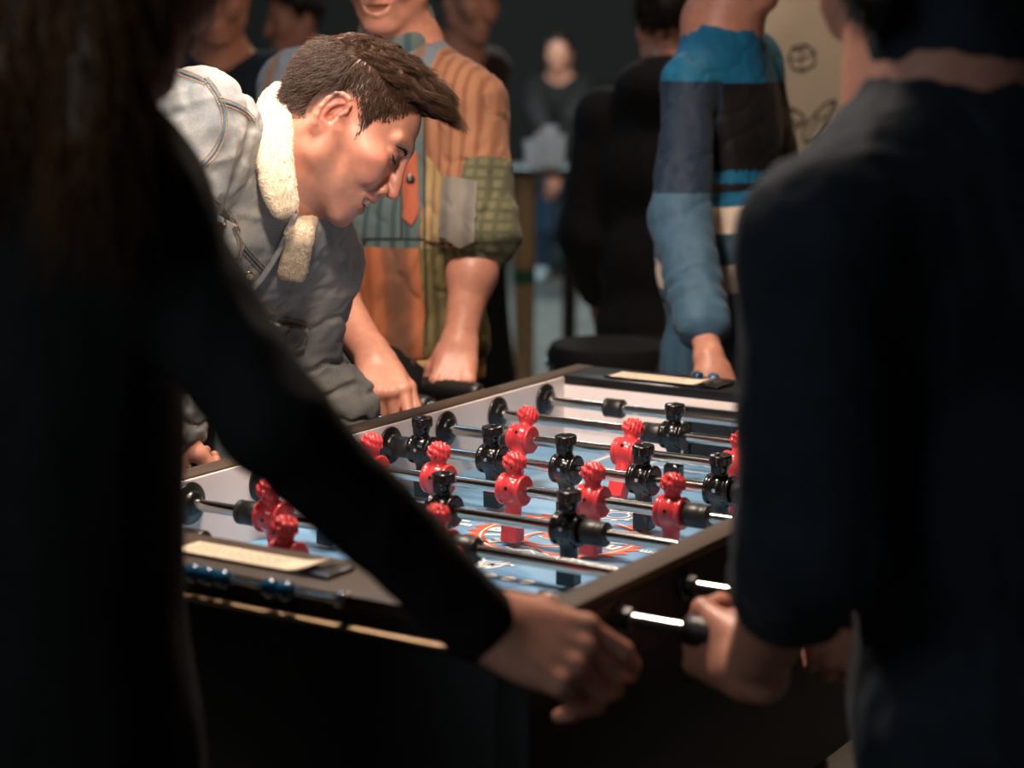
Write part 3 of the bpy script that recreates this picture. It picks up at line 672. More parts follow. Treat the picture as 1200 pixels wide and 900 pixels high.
HF = nrm(.78 * RGT - .63 * UPV + .0 * BCK); HM = frame(HF, nrm(.63 * RGT + .78 * UPV))
HO = at(398, 150, 2.80)
b = SDF(); head_sdf(b, HO, HM)
hw = lambda x, y, z: HO + HM @ V(x, y, z)
b.cone(hw(-.028, 0, .0), hw(-.028, 0, -.03), .058, .060, .03); b.cone(hw(-.022, 0, -.03), nb * .75 + hw(-.02, 0, -.05) * .25, .058, .064, .03)
b.cone(hw(.0, 0, -.06), nb + n1 * .03, .045, .055, .03)
b.chain([nb, nb * .6 + pel * .4, pel], [.075, .08, .08], .04); b.cone(nb - s1 * .02, Rsh, .05, .045, .03); b.cone(nb, Lsh, .05, .045, .03)
arm_sdf(b, Rsh, Rel, Rwr, .9); arm_sdf(b, Lsh, Lel, Lwr, .9)
hand_sdf(b, Rwr, V(-.03, .12, -.7), V(-.2, -.5, .3), 'R', (60, 75, 45), .95); hand_sdf(b, Lwr, nrm(V(-.47, .085, .885) - Lwr), V(.2, .3, .6), 'L', (60, 75, 45), .9)
body = b.mesh('body', .0019, SKIN, p1, N=16)
def scalp(q):       # signed measure of the hair-bearing skin, in head coordinates
    x, y, z = q[:, 0], q[:, 1], q[:, 2]
    front = np.interp(x, [-.12, -.06, -.03, -.012, .006, .018, .030, .036, .040, .055, .066, .076, .10], [-.045, -.040, -.020, .036, .040, .030, .012, -.002, .034, .044, .062, .088, .12])
    return z - front
def p1_skin(P):
    q = (P - HO) @ HM; n = vnoise(P, 40)[:, None]; c = SK * (1 - .3 * n) + SK_PINK * .3 * n
    x, y, z = q.T; near = (np.linalg.norm(q, axis=1) < .17)
    def mixin(c, w, col): w = np.clip(w, 0, 1)[:, None]; return c * (1 - w) + col * w
    g = lambda cx, cy, cz, r: np.exp(-(((x - cx) ** 2 + (np.abs(y) - cy) ** 2 + (z - cz) ** 2) / r ** 2))
    c = mixin(c, .55 * near * g(.075, .045, -.008, .03), SK_PINK); c = mixin(c, .5 * near * g(-.014, .08, .004, .03), SK_PINK); c = mixin(c, .4 * near * g(.115, 0, -.025, .016), SK_PINK)
    lip = near * np.clip((x - .087) / .004, 0, 1) * np.clip((.027 - np.abs(y)) / .004, 0, 1) * np.clip(1.5 - np.abs(z + .0605) / .0115, 0, 1); c = mixin(c, lip * .8, SK_LIP)
    bd = near * np.clip((-.035 - z) / .03, 0, 1) * np.clip((x - .005) / .03, 0, 1) * np.clip((.07 + x - z * 0) * 20, 0, 1) * (1 - lip); c = mixin(c, .5 * bd * (z > -.115), SK_BEARD_SHADE)  # stubble, deepened so some jaw shade sits in the skin colour
    sc_ = near * np.clip(scalp(q) / .012, 0, 1) * (np.abs(y) > .0) * (1 - np.clip((g(-.014, .078, .004, .026) - .35) * 4, 0, 1)); c = mixin(c, sc_ * .88, SK_HAIR)
    return c
paint(body.data, p1_skin)
# hair
VB = vco(body.data); nb_ = np.empty(len(VB) * 3, np.float32); body.data.vertices.foreach_get('normal', nb_); NB = nb_.reshape(-1, 3).astype(float)
q = (VB - HO) @ HM; nl = NB @ HM; far = np.linalg.norm(q - V(-.005, 0, .05), axis=1)
ear = ((q[:, 0] + .012) ** 2 + (q[:, 2] - .006) ** 2) < .034 ** 2
msk = (np.linalg.norm(q, axis=1) < .18) & (scalp(q) > 0) & ~ear & (far < .125)
idx = np.argwhere(msk)[:, 0]; r = np.random.default_rng(4)
side = idx[(q[idx, 2] < .095)]; side = r.choice(side, 11000)
qs = q[side]; hgt = np.clip(scalp(qs) / .07, 0, 1); roots = VB[side] + r.normal(0, .0006, (len(side), 3)); lens = (.0035 + .016 * hgt) * r.uniform(.7, 1.2, len(side))
fwd = np.clip((qs[:, 0] + .02) / .08, -1, 1)
dl = np.stack([.15 + .25 * fwd - .35 * (qs[:, 0] < -.03), .15 * np.sign(qs[:, 1]), -.9 + 0 * fwd], 1) + nl[side] * .55 + r.normal(0, .13, (len(side), 3))
dw = dl @ HM.T
me_s = strands('hair', roots, lambda t: dw - NB[side] * t * .45, lens, r.uniform(.00035, .0006, len(side)), None, None, 0, 4, 0, 5)
# long top: grows up and falls forward over the brow
top = idx[(q[idx, 2] > .085) & (q[idx, 0] > -.085) & (np.abs(q[idx, 1]) < .066)]; top = r.choice(top, 12000); qt = q[top]
seeds = qt[r.choice(len(qt), 110)]; lid = np.argmin(((qt[:, None, :] - seeds[None]) ** 2).sum(2), 1)      # locks
ph = r.uniform(0, 6.28, 110)[lid]; lf = r.uniform(.7, 1.15, 110)[lid]; offs = qt - seeds[lid]; x01 = np.clip((qt[:, 0] + .07) / .14, 0, 1)
lens = (.038 + .036 * x01 ** 1.1) * lf * r.uniform(.82, 1.1, len(top)); lens = np.where(np.abs(qt[:, 1]) > .045, lens * .65, lens)
def tdir(t):
    f = .35 + .9 * t + .35 * x01; u = .75 - 1.25 * t * (1.0 - .35 * x01) + .55 * np.sin(8 * t + ph); l = .42 * np.sin(7 * t + ph * 1.3) + qt[:, 1] * 3 * (1 - t)
    d = np.stack([f, l, u], 1) + .07 * rn - offs * 14; return d @ HM.T
rn = r.normal(0, 1, (len(top), 3))
me_t = strands('hair', VB[top] - NB[top] * .001, tdir, lens, r.uniform(.0005, .0009, len(top)), None, None, 0, 8, 0, 6)
# dense under-layer so no scalp shows through the long top
hb = SDF(); hb.ell(hw(-.004, 0, .078), (.086, .062, .056), HM, .02); hb.ell(hw(.034, 0, .102), (.045, .050, .022), HM, .03)
hb.cut(hw(0, 0, .088), HM @ V(.15, 0, -1), .01)
hb.post = lambda P, D: D - .003 * np.sin(vnoise(P, 60) * 14 + ((P - HO) @ HM)[:, 1] * 500)
me_b = hb.mesh('hair_base', .0025)
add_base(me_s, me_t); add_base(me_s, me_b); hair = link('hair', me_s, M['hair'], p1)
for pl in hair.data.polygons: pl.use_smooth = True
# brows, lashes, teeth
eb = []
for sg in (-1, 1):
    for i in range(130):
        t = r.uniform(0, 1); x = .0985 - .022 * t ** 1.5; y = sg * (.010 + .030 * t); z = .0275 + .005 * math.sin(t * 2.6) + r.uniform(-.0035, .0035) * (1 - .6 * t); eb.append((x, y, z, sg, t))
eb = np.array(eb); er = HO + eb[:, :3] @ HM.T; ed = np.stack([.1 - .4 * eb[:, 4], eb[:, 3] * 1.0, .35 - .5 * eb[:, 4]], 1) @ HM.T
tree_b = bvh(body)
for i in range(len(er)):
    h = tree_b.find_nearest(Vector(er[i])); er[i] = np.array(h[0])
for sg in (-1, 1):
    k_ = eb[:, 3] == sg; e2, d2 = er[k_], ed[k_]
    link('eyebrow', strands('eyebrow', e2, lambda t: d2, np.full(len(e2), .0075), np.full(len(e2), .00055), None, None, 0, 3, 0, 3), M['lash'], p1)
for sg in (-1, 1):
    pts = []; ls = MB()
    for i in range(9):
        t = i / 8; p = hw(.097 - .012 * t, sg * (.0165 + .028 * t), .0120 + .0035 * t - .003 * math.sin(PI * t)); h = tree_b.find_nearest(Vector(p)); pts.append(np.array(h[0]) + np.array(h[1]) * .0003)
    ls.tube(pts, [.0010, .0017, .0021, .0023, .0023, .0021, .0018, .0014, .0008], 6)
    for i in range(2, 9):
        ls.tube([pts[i], pts[i] + HM @ V(.005, sg * .002, -.0035)], [.0009, .0003], 5)
    ls.build('eyelashes', M['lash'], p1)
tt = MB(); ang = np.linspace(-1.0, 1.0, 9)
for i in range(8):
    a = (ang[i] + ang[i + 1]) / 2; c = (.0725 + .0250 * math.cos(a), .0235 * math.sin(a), -.0565)
    R4 = Matrix(((HM[0, 0], HM[0, 1], HM[0, 2], 0), (HM[1, 0], HM[1, 1], HM[1, 2], 0), (HM[2, 0], HM[2, 1], HM[2, 2], 0), (0, 0, 0, 1)))
    tt.box((-.0026, -.0031, -.0055), (.0026, .0031, .0055), .0012, 0, Matrix.Translation(hw(*c)) @ R4 @ Matrix.Rotation(a, 4, 'Z'))
tt.build('teeth', M['teeth'], p1)
# denim jacket
TR = np.stack([s1, t1, n1], 1); mid = lambda f, s=0, n=0: pel + (nb - pel) * f + s1 * s + n1 * n
j = SDF()
j.ell(mid(.80, 0, .0), (.165, .15, .115), TR, .03); j.ell(mid(.55, 0, .005), (.160, .17, .125), TR, .03); j.ell(mid(.15, 0, .0), (.165, .17, .13), TR, .04)
j.cone(mid(.93, -.05, -.01), Rsh, .066, .067, .04); j.cone(mid(.93, .05, -.01), Lsh, .066, .066, .04)
j.chain([Rsh, Rel], [.076, .066], .03); j.chain([Rel, Rwr + V(0, .004, -.012)], [.066, .047], .02)
j.chain([Lsh, Lel], [.070, .062], .03); j.chain([Lel, Lwr], [.060, .050], .02)
def jpost(P, D):
    q = P - pel; a = q @ t1; s_ = q @ s1; n_ = q @ n1
    D = folds(P, D, .0035, t1 * .4 + s1, 26); D = folds(P, D, .0022, RGT + .4 * UPV, 50, 2.3)
    da = np.abs(((P - Rsh) @ nrm(s1 * .85 + t1 * .1)) + .012 ); near = np.exp(-(np.linalg.norm(P - Rsh, axis=1) / .11) ** 2)
    D = D + near * .012 * np.exp(-((da - .045) / .010) ** 2)         # crease outside the armhole
    # sleeve bunches near the wrist and elbow of the left arm
    e = nrm(Lwr - Lel); dl_ = np.linalg.norm(P - (Lel * .45 + Lwr * .55), axis=1); w_ = np.exp(-(dl_ / .11) ** 2)
    wr_ = np.exp(-(np.linalg.norm(P - Rwr, axis=1) / .09) ** 2); D = creases(P, D, .008, V(.5, .2, .8), 85, wr_, 5.0); D = creases(P, D, .013, -.35 * RGT + .9 * UPV, 72, w_, 1.0); D = creases(P, D, .0014, t1 * .3 + s1, 60, 1 - w_, 7.0)
    return D
j.post = jpost
jk = j.mesh('denim_jacket', .003, M['denim'], p1, smooth=2); tj = bvh(jk)
m = MB()
for px in ([(240, 92), (254, 110), (262, 130), (262, 150), (255, 170), (245, 185), (228, 201)], [(256, 118), (270, 122), (286, 130), (298, 143)], [(216, 203), (237, 224), (262, 244), (280, 274)],
           [(282, 286), (296, 302), (309, 316)], [(288, 362), (312, 368), (338, 374), (360, 380)], [(186, 86), (206, 84), (226, 90), (243, 98)]):
    seam(m, tj, px)
m.build('seams', [M['denim_d'], M['stitch']], p1)
for px, hole in (([(256, 252), (276, 262), (285, 286), (279, 308), (262, 301), (248, 276)], [(262, 262), (259, 282)]), ([(299, 372), (330, 378), (361, 384), (357, 405), (329, 420), (310, 400)], [(337, 388), (333, 408)])):
    m = MB(); patch(m, tj, px, .009); f = m.build('pocket_flap', M['denim_l'], p1); tf = bvh(f)
    m = MB(); c = np.mean(px, 0); ins = [tuple(c + (np.array(p) - c) * .84) for p in list(px[1:]) + [px[0]]]
    seam(m, tf, ins, .0005, .0014, 0, .003); k = on_surface(tf, hole, .001)
    if len(k) == 2: m.tube([k[0][0], k[1][0]], .0022, 6, 1)
    if m.v: m.build('flap_stitching', [M['denim_d'], M['stitch']], f)
# front placket edge and button
q_ = on_surface(tj, dense(spline([(343, 250), (328, 285), (311, 315), (296, 334), (281, 352)]), 3), .006)
m = MB(); P_ = [a for a, _ in q_]
if len(P_) > 3:
    for _ in range(4): P_ = [P_[0]] + [.25 * P_[i - 1] + .5 * P_[i] + .25 * P_[i + 1] for i in range(1, len(P_) - 1)] + [P_[-1]]
    m.tube(P_, .0048, 10, 0, flat=.6); m.tube([p - t1 * .008 + n1 * .004 for p in P_], .0009, 5, 1)
    m.build('placket', [M['denim'], M['stitch']], p1)
k = on_surface(tj, [(291, 322)], .001)
if k: m = MB(); m.lathe([(0, .0065), (.003, .007), (.004, .006), (.0045, .002)], k[0][0], k[0][1], 18); m.build('button', M['brass'], p1)['label'] = 'brass jacket button'
# fleece collar
def fleece(path, wid, thick, name):
    s = SDF(); P_ = []
    for p in path:
        h = tj.ray_cast(Vector(CAM), Vector(ray(p[0], p[1]))) if p[2] == 0 else (None,)
        P_.append(np.array(h[0]) - ray(p[0], p[1]) * .012 if h[0] is not None else at(p[0], p[1], p[2] or 2.86))
    P_ = [np.array(q) for q in spline([tuple(q) for q in P_], 5)]; wid = list(np.interp(np.linspace(0, len(wid) - 1, len(P_)), range(len(wid)), wid))
    for i in range(len(P_) - 1):
        a, b_ = P_[i], P_[i + 1]; tn = nrm(b_ - a); wv = RGT - tn * (RGT @ tn); wv = nrm(wv); nv = np.cross(tn, wv); w_ = (wid[i] + wid[i + 1]) / 4
        s.box((a + b_) / 2, (w_, np.linalg.norm(b_ - a) / 2 + .006, thick), np.stack([wv, tn, nv], 1), .006, .012)
    def post(P, D): return D - .0016 * (vnoise(P, 210) - .5)
    s.post = post; o = s.mesh(name, .0019, None, None, smooth=0) if False else s.mesh(name, .0019, M['sherpa'], p1, smooth=0); o['label'] = 'cream fleece collar'; return o
fl = fleece([(338, 104, 2.90), (325, 118, 2.80), (321, 140, 2.745), (321, 170, 2.715), (323, 200, 2.705), (328, 225, 2.705), (335, 248, 2.71)], [.04, .042, .046, .042, .038, .036, .022], .008, 'fleece_collar')
fl2 = fleece([(372, 215, 2.87), (362, 240, 2.85), (353, 268, 0), (346, 296, 0), (341, 322, 0)], [.03, .03, .03, .032, .034], .007, 'fleece_lapel')
# fibres standing out of the fleece
for o in (fl, fl2):
    Vc = vco(o.data); nn = np.empty(len(Vc) * 3, np.float32); o.data.vertices.foreach_get('normal', nn); nn = nn.reshape(-1, 3).astype(float); ii = r.choice(len(Vc), 15000)
    dd = nn[ii] + r.normal(0, .7, (len(ii), 3)); add_base(o.data, strands('fibres', Vc[ii], lambda t: dd + .5 * np.sin(7 * t + Vc[ii] * 900), r.uniform(.0018, .003, len(ii)), np.full(len(ii), .00045), None, None, 0, 3, 0, 2))
legs(p1, pel - V(.0, 0, .03), V(-.2, .9, 0), V(.95, -.1, 0), M['jean'], M['shoe'], .13, top=mid(.12))
# ================================================================ stripes and plain cloths for the other people
def striped(name, c0, c1, axis, freq, rough=.85, c2=None, freq2=0, axis2=(0, 0, 1)):
    m = mat(name, c0, rough, spec=.2, bump=.3, bscale=500, sheen=.1); nt = m.node_tree; b = nt.nodes['Principled BSDF']; L_ = nt.links.new
    g = nt.nodes.new('ShaderNodeTexCoord'); n = nt.nodes.new('ShaderNodeTexNoise'); n.inputs['Scale'].default_value = 14; L_(g.outputs['Object'], n.inputs['Vector'])
    def wave(ax, f):
        d = nt.nodes.new('ShaderNodeVectorMath'); d.operation = 'DOT_PRODUCT'; d.inputs[1].default_value = tuple(float(a) * f for a in ax); L_(g.outputs['Object'], d.inputs[0])
        a = nt.nodes.new('ShaderNodeMath'); a.operation = 'MULTIPLY_ADD'; a.inputs[1].default_value = 2.2; L_(n.outputs['Fac'], a.inputs[0]); L_(d.outputs['Value'], a.inputs[2])
        s = nt.nodes.new('ShaderNodeMath'); s.operation = 'SINE'; L_(a.outputs[0], s.inputs[0])
        r = nt.nodes.new('ShaderNodeMapRange'); r.inputs[1].default_value = -.2; r.inputs[2].default_value = .95; L_(s.outputs[0], r.inputs[0]); return r.outputs[0]
    mx = nt.nodes.new('ShaderNodeMix'); mx.data_type = 'RGBA'; mx.inputs[6].default_value = (*c0, 1); mx.inputs[7].default_value = (*c1, 1); L_(wave(axis, freq), mx.inputs[0]); out = mx.outputs[2]
    if c2 is not None:
        m2 = nt.nodes.new('ShaderNodeMix'); m2.data_type = 'RGBA'; L_(out, m2.inputs[6]); m2.inputs[7].default_value = (*c2, 1); L_(wave(axis2, freq2), m2.inputs[0]); out = m2.outputs[2]
    L_(out, b.inputs['Base Color']); return m
def face_mats(me, fn):
    c = np.empty(len(me.polygons) * 3, np.float32); me.polygons.foreach_get('center', c); me.polygons.foreach_set('material_index', fn(c.reshape(-1, 3).astype(float)).astype(np.int32)); me.update()
def simple_hair(parent, HO, HM, mtl, name='hair', long=0.0, h=.006):
    w = lambda x, y, z: HO + HM @ V(x, y, z); s = SDF(); s.ell(w(-.014, 0, .062), (.098, .083, .082), HM, .02)
    s.cut(w(.062, 0, .06), HM @ V(1, 0, -.75), .01)
    if not long: s.cut(w(-.03, 0, -.03), HM @ V(.35, 0, -1), .01)
    else:
        for q in (-1, 0, 1): s.cone(w(-.05, q * .055, .02), w(-.075 + .03 * abs(q), q * .085, -long), .05, .03, .03)
    s.post = lambda P, D: D - .004 * (vnoise(P * np.array([1, 1, .25]), 90) - .5) * 2
    o = s.mesh(name, h, mtl, parent); Vx = vco(o.data); nx = np.empty(len(Vx) * 3, np.float32); o.data.vertices.foreach_get('normal', nx); nx = nx.reshape(-1, 3).astype(float)
    rr_ = np.random.default_rng(11); k_ = rr_.choice(len(Vx), 2200); q_ = (Vx[k_] - HO) @ HM; fl_ = np.stack([np.where(q_[:, 0] > 0, .5, -.3), .3 * q_[:, 1] / .08, -.9 + 5 * np.clip(q_[:, 2] - .09, 0, .1)], 1) @ HM.T
    dd_ = fl_ + nx[k_] * .35 + rr_.normal(0, .15, (len(k_), 3)); add_base(o.data, strands(name, Vx[k_] - nx[k_] * .001, lambda t: dd_ - nx[k_] * .5 * t, rr_.uniform(.015, .03, len(k_)), np.full(len(k_), .0009), None, None, 0, 4, 0, 3)); return o
M['hair_k'] = hair_mat('black hair', srgb(16, 13, 12), srgb(40, 30, 24)); M['hair_b'] = hair_mat('brown long hair', srgb(60, 38, 22), srgb(150, 100, 56))
M['blk'] = cloth('black cloth', srgb(16, 16, 17), sheen=.03); M['coat'] = cloth('near black knit', srgb(22, 22, 21), sheen=0)
# ================================================================ the man in the patchwork shirt
p2 = empty('person', (-.72, .62, 0), 'person in a patchwork striped shirt with rolled sleeves gripping the far left rod handles', 'person')
n2b, R2, L2, pl2 = at(470, 62, 3.62), at(350, 112, 3.68), at(543, 130, 3.55), at(468, 450, 3.66)
Le2, Lw2, Re2, Rw2 = at(560, 285, 3.52), at(539, 398, 3.47), at(366, 315, 3.44), at(440, 422, 3.27)
t2 = nrm(n2b - pl2); s2 = nrm(L2 - R2); f2 = nrm(np.cross(s2, t2)); s2 = np.cross(t2, f2); TR2 = np.stack([s2, t2, f2], 1)
H2 = frame(nrm(f2 + V(.2, 0, -.35)), V(0, 0, 1)); O2 = n2b + V(0, 0, .155) + f2 * .05
b = SDF(); head_sdf(b, O2, H2, 1.0); b.cone(O2 - V(0, 0, .03), n2b, .056, .06, .03); b.chain([n2b, pl2], [.08, .1], .04); b.cone(n2b, R2, .05, .045, .03); b.cone(n2b, L2, .05, .045, .03)
arm_sdf(b, L2, Le2, Lw2, 1.0); arm_sdf(b, R2, Re2, Rw2, 1.0)
G2, G1 = V(-.52, .3725, Z0 + HR), V(-.55, .5215, Z0 + HR)      # grips of the two rods
hand_sdf(b, Rw2, nrm(at(452, 462, 3.195) - Rw2), nrm(BCK * .5 + .8 * UPV), 'R', ((34, 50, 25), (62, 66, 30), (68, 66, 32), (72, 66, 34)), 1.05, 1.0)
hand_sdf(b, Lw2, nrm(at(531, 446, 3.43) - Lw2), nrm(BCK + .3 * UPV), 'L', (58, 66, 35), 1.0, .8)
o = b.mesh('body', .0026, SKIN, p2); paint(o.data, plain_skin); simple_hair(p2, O2, H2, M['hair_k'])
j = SDF(); md = lambda f, s=0, n=0: pl2 + (n2b - pl2) * f + s2 * s + f2 * n
j.ell(md(.74), (.185, .18, .118), TR2, .03); j.ell(md(.42, 0, .012), (.172, .2, .125), TR2, .03); j.ell(md(.14, 0, .0), (.168, .14, .12), TR2, .03)
j.cone(md(.95), R2 + t2 * .012, .062, .066, .03); j.cone(md(.95), L2 + t2 * .012, .062, .066, .03); j.cone(md(.95), n2b + t2 * .03, .07, .062, .03)
for sh, el in ((R2, Re2), (L2, Le2)):
    e = sh + (el - sh) * .93; j.cone(sh, e, .074, .070, .03); d = nrm(el - sh)
    j.cyl(e, d, .026, .076, .012, .008); j.cyl(e - d * .03, d, .012, .077, .008, .004)
j.cut(md(.085), -t2 + .05 * s2, .006)
pbase = pl2
def shpost(P, D):
    q = P - pbase; D = folds(P, D, .003, t2 + .3 * s2, 20, 1.0); D = creases(P, D, .004, s2 * .9 + t2 * .4, 38, 1, 2.0); D = folds(P, D, .0025, s2 * .6 + t2, 46, 4.0)
    w = np.exp(-((q @ t2 - .09) / .05) ** 2); return D - w * .005 * np.sin((q @ s2) * 75 + 3 * vnoise(P, 20))
j.post = shpost
ax = s2; A = lambda n, c0, c1, f=260, **k: striped(n, srgb(*c0), srgb(*c1), ax, f, **k)
mats2 = [A('orange patch', (190, 116, 78), (164, 96, 66), 190, c2=srgb(126, 90, 70), freq2=57, axis2=ax), A('teal patch', (92, 108, 106), (62, 82, 86), 240), A('tan patch', (172, 146, 104), (142, 116, 80), 300),
         A('olive patch', (122, 112, 72), (86, 82, 54), 260), A('rust patch', (156, 110, 82), (130, 86, 64), 280), A('green plaid', (108, 106, 80), (86, 86, 64), 330, c2=srgb(84, 84, 62), freq2=330, axis2=t2), A('blue grey patch', (104, 116, 128), (120, 92, 74), 130)]
o = j.mesh('patchwork_shirt', .004, mats2, p2, smooth=2); ts2 = bvh(o)
def shirt_fn(c):
    q = c - pl2; u = q @ s2; v = q @ t2; r = np.full(len(c), 6)
    r[(u < .098) & (v < .252)] = 0; r[(u < .098) & (v >= .252) & (v < .56)] = 1; r[(u < .02) & (v >= .44)] = 6
    r[(u >= .098) & (v < .252)] = 3; r[(u >= .098) & (v >= .252)] = 2; r[(u >= .10) & (v > .42 - (u - .1) * 1.2)] = 4
    da = np.linalg.norm(np.cross(c - L2, nrm(Le2 - L2)), axis=1); al = (c - L2) @ nrm(Le2 - L2); r[(da < .092) & (al > .105) & (u > .178)] = 5
    db = np.linalg.norm(np.cross(c - R2, nrm(Re2 - R2)), axis=1); bl = (c - R2) @ nrm(Re2 - R2); r[(db < .10) & (bl > .06) & (u < -.13)] = 5
    return r
face_mats(o.data, shirt_fn)
M['dk_thread'] = mat('dark thread', srgb(52, 44, 38), .8); M['rusttab'] = A('rust tab', (178, 96, 70), (158, 84, 62), 200); M['greyp'] = A('grey pocket', (132, 126, 116), (112, 108, 102), 140)
m = MB(); patch(m, ts2, [(471, 176), (489, 178), (491, 252), (482, 266), (472, 256)], .004); tb = m.build('placket_tab', M['rusttab'], p2); tt_ = bvh(tb)
m = MB()
for y in (210, 248):
    k = on_surface(tt_, [(481, y)], .0005)
    if k: m.lathe([(0, .0075), (.003, .008), (.004, .005)], k[0][0], k[0][1], 16)
    break
if m.v: m.build('button', M['plastic'], tb)
m = MB(); patch(m, ts2, [(521, 205), (560, 212), (556, 282), (540, 290), (516, 276)], .006); pk = m.build('pocket', M['greyp'], p2)
m = MB()
for px in ([(395, 283), (430, 281), (497, 281)], [(497, 120), (497, 200), (497, 281), (499, 350), (498, 405)], [(497, 284), (530, 287)], [(470, 175), (470, 281)]): seam(m, ts2, px, 0, .0014, 0, .003, 0, False)
m.build('seams', [M['dk_thread'], M['dk_thread']], p2)
k = SDF(); cx = n2b + t2 * .04          # collar
k.cone(n2b + f2 * .02 + t2 * .01, n2b + f2 * .012 + t2 * .05, .076, .068, .01); k.cone(n2b + f2 * .03 - t2 * .05, n2b + f2 * .02 + t2 * .12, .062, .056, .004, 's'); k.mesh('collar', .004, mats2[1], p2)
bt = SDF(); bc = md(.055); bt.ell(bc, (.166, .5, .122), TR2, .001); bt.cut(bc + t2 * .02, t2, .003); bt.cut(bc - t2 * .02, -t2, .003); ob = bt.mesh('belt', .004, mat('tan webbing', srgb(196, 160, 104), .7, bump=.4, bscale=300), p2); tbelt = bvh(ob)
m = MB(); patch(m, tbelt, [(481, 414), (486, 415), (487, 437), (482, 437)], .004); patch(m, tbelt, [(504, 414), (508, 414), (509, 438), (505, 438)], .004); m.build('belt_loop', mat('dark brown leather', srgb(70, 44, 26), .5), ob)
legs(p2, md(-.07), s2, f2, M['blk'], M['shoe'], .11, top=md(.03), r0=.088)
# ================================================================ the person in the colour-block windbreaker
p3 = empty('person', (-.40, 1.36, 0), 'person in a teal, black and white windbreaker resting a hand at the far table end', 'person')
n3b, R3, L3, p3l = at(846, 28, 3.86), at(808, 98, 3.76), at(872, 80, 3.98), at(850, 470, 3.90)
Re3, Rw3 = at(797, 255, 3.66), at(834, 432, 3.48)
t3 = nrm(n3b - p3l); s3 = nrm(L3 - R3); f3 = nrm(np.cross(s3, t3)); s3 = np.cross(t3, f3); TR3 = np.stack([s3, t3, f3], 1)
H3 = frame(nrm(f3 + V(0, 0, -.3)), V(0, 0, 1)); O3 = n3b + V(0, 0, .15) + f3 * .04; Le3, Lw3 = L3 + V(.05, .03, -.28), L3 + V(.20, -.10, -.44)
b = SDF(); head_sdf(b, O3, H3, 1.0, False); b.cone(O3 - V(0, 0, .03), n3b, .054, .058, .03); b.chain([n3b, p3l], [.08, .1], .04); b.cone(n3b, R3, .036, .032, .02); b.cone(n3b, L3, .045, .04, .03)
arm_sdf(b, R3, Re3, Rw3, .8); arm_sdf(b, L3, Le3, Lw3)
hand_sdf(b, Rw3, nrm(at(846, 475, 3.46) - Rw3), nrm(BCK + .3 * RGT), 'R', (20, 30, 20), 1.05, .5); hand_sdf(b, Lw3, V(.3, -.6, -.7), V(.5, -.2, .6), 'L', (25, 30, 20))
o = b.mesh('body', .0034, SKIN, p3); paint(o.data, plain_skin); simple_hair(p3, O3, H3, M['hair_k'])
j = SDF(); md3 = lambda f, s=0, n=0: p3l + (n3b - p3l) * f + s3 * s + f3 * n
j.ell(md3(.74), (.130, .19, .108), TR3, .03); j.ell(md3(.40, -.018), (.150, .2, .114), TR3, .03); j.ell(md3(.1), (.15, .14, .118), TR3, .03); j.cone(md3(.94), R3, .056, .050, .03); j.cone(md3(.94), L3, .06, .064, .03); j.cone(md3(.95), n3b + t3 * .05, .07, .062, .03)
Rc3 = Re3 * .30 + Rw3 * .70; j.chain([R3, Re3, Rc3], [.046, .052, .046], .015); j.cyl(Rc3, Rw3 - Re3, .022, .040, .008, .012); j.chain([L3, Le3, Lw3], [.072, .074, .046], .03)
def wpost(P, D):
    D = folds(P, D, .004, t3 + .2 * s3, 16, 2.0); D = creases(P, D, .0028, t3 * .8 - s3 * .6, 48, 1, 3.0); D = folds(P, D, .0028, t3 - .5 * s3, 36, 6.0)
    a = (P - Rw3) @ nrm(Re3 - Rw3); near = np.exp(-(np.linalg.norm(P - (Rc3 * .75 + Re3 * .25), axis=1) / .07) ** 2); return D - near * .005 * np.sin(a * 160 + 5 * vnoise(P, 25))
j.post = wpost
NY = dict(rough=.6, weave=300, bump=.1, noise=.1, sheen=.05)
m3 = [cloth('teal nylon', srgb(24, 104, 142), **NY), cloth('black nylon', srgb(26, 22, 22), **NY), cloth('white nylon', srgb(232, 214, 196), **NY), cloth('slate blue nylon', srgb(66, 96, 118), **NY), cloth('navy nylon', srgb(34, 50, 68), **NY)]
o = j.mesh('windbreaker', .0045, m3, p3, smooth=2)
zy = lambda y, d: at(860, y, d)[2]
def wfn(c):
    z = c[:, 2]; r = np.full(len(c), 3); D_ = 3.82
    for ya, yb, mi in ((-200, 96, 0), (96, 198, 1), (198, 212, 0), (212, 222, 1), (222, 239, 0), (239, 269, 2), (269, 304, 3), (304, 338, 2), (338, 900, 3)): r[(z < zy(ya, D_)) & (z >= zy(yb, D_))] = mi
    d = nrm(Re3 - R3); a = (c - R3) @ d; dist = np.linalg.norm(np.cross(c - R3, d), axis=1); u = (c - p3l) @ s3
    def seg(a_, b_):
        v_ = b_ - a_; h_ = np.clip((c - a_) @ v_ / (v_ @ v_), 0, 1); return np.linalg.norm(c - a_ - h_[:, None] * v_, axis=1)
    slv = (np.minimum(seg(R3, Re3), seg(Re3, Rw3)) < .064) & (z < zy(96, 3.7))
    r[slv & (z >= zy(226, 3.64))] = 4; r[slv & (z < zy(226, 3.64))] = 3; return r
face_mats(o.data, wfn); legs(p3, md3(-.05), s3, f3, M['blk'], M['shoe'], .11, top=md3(.05), h=.01)
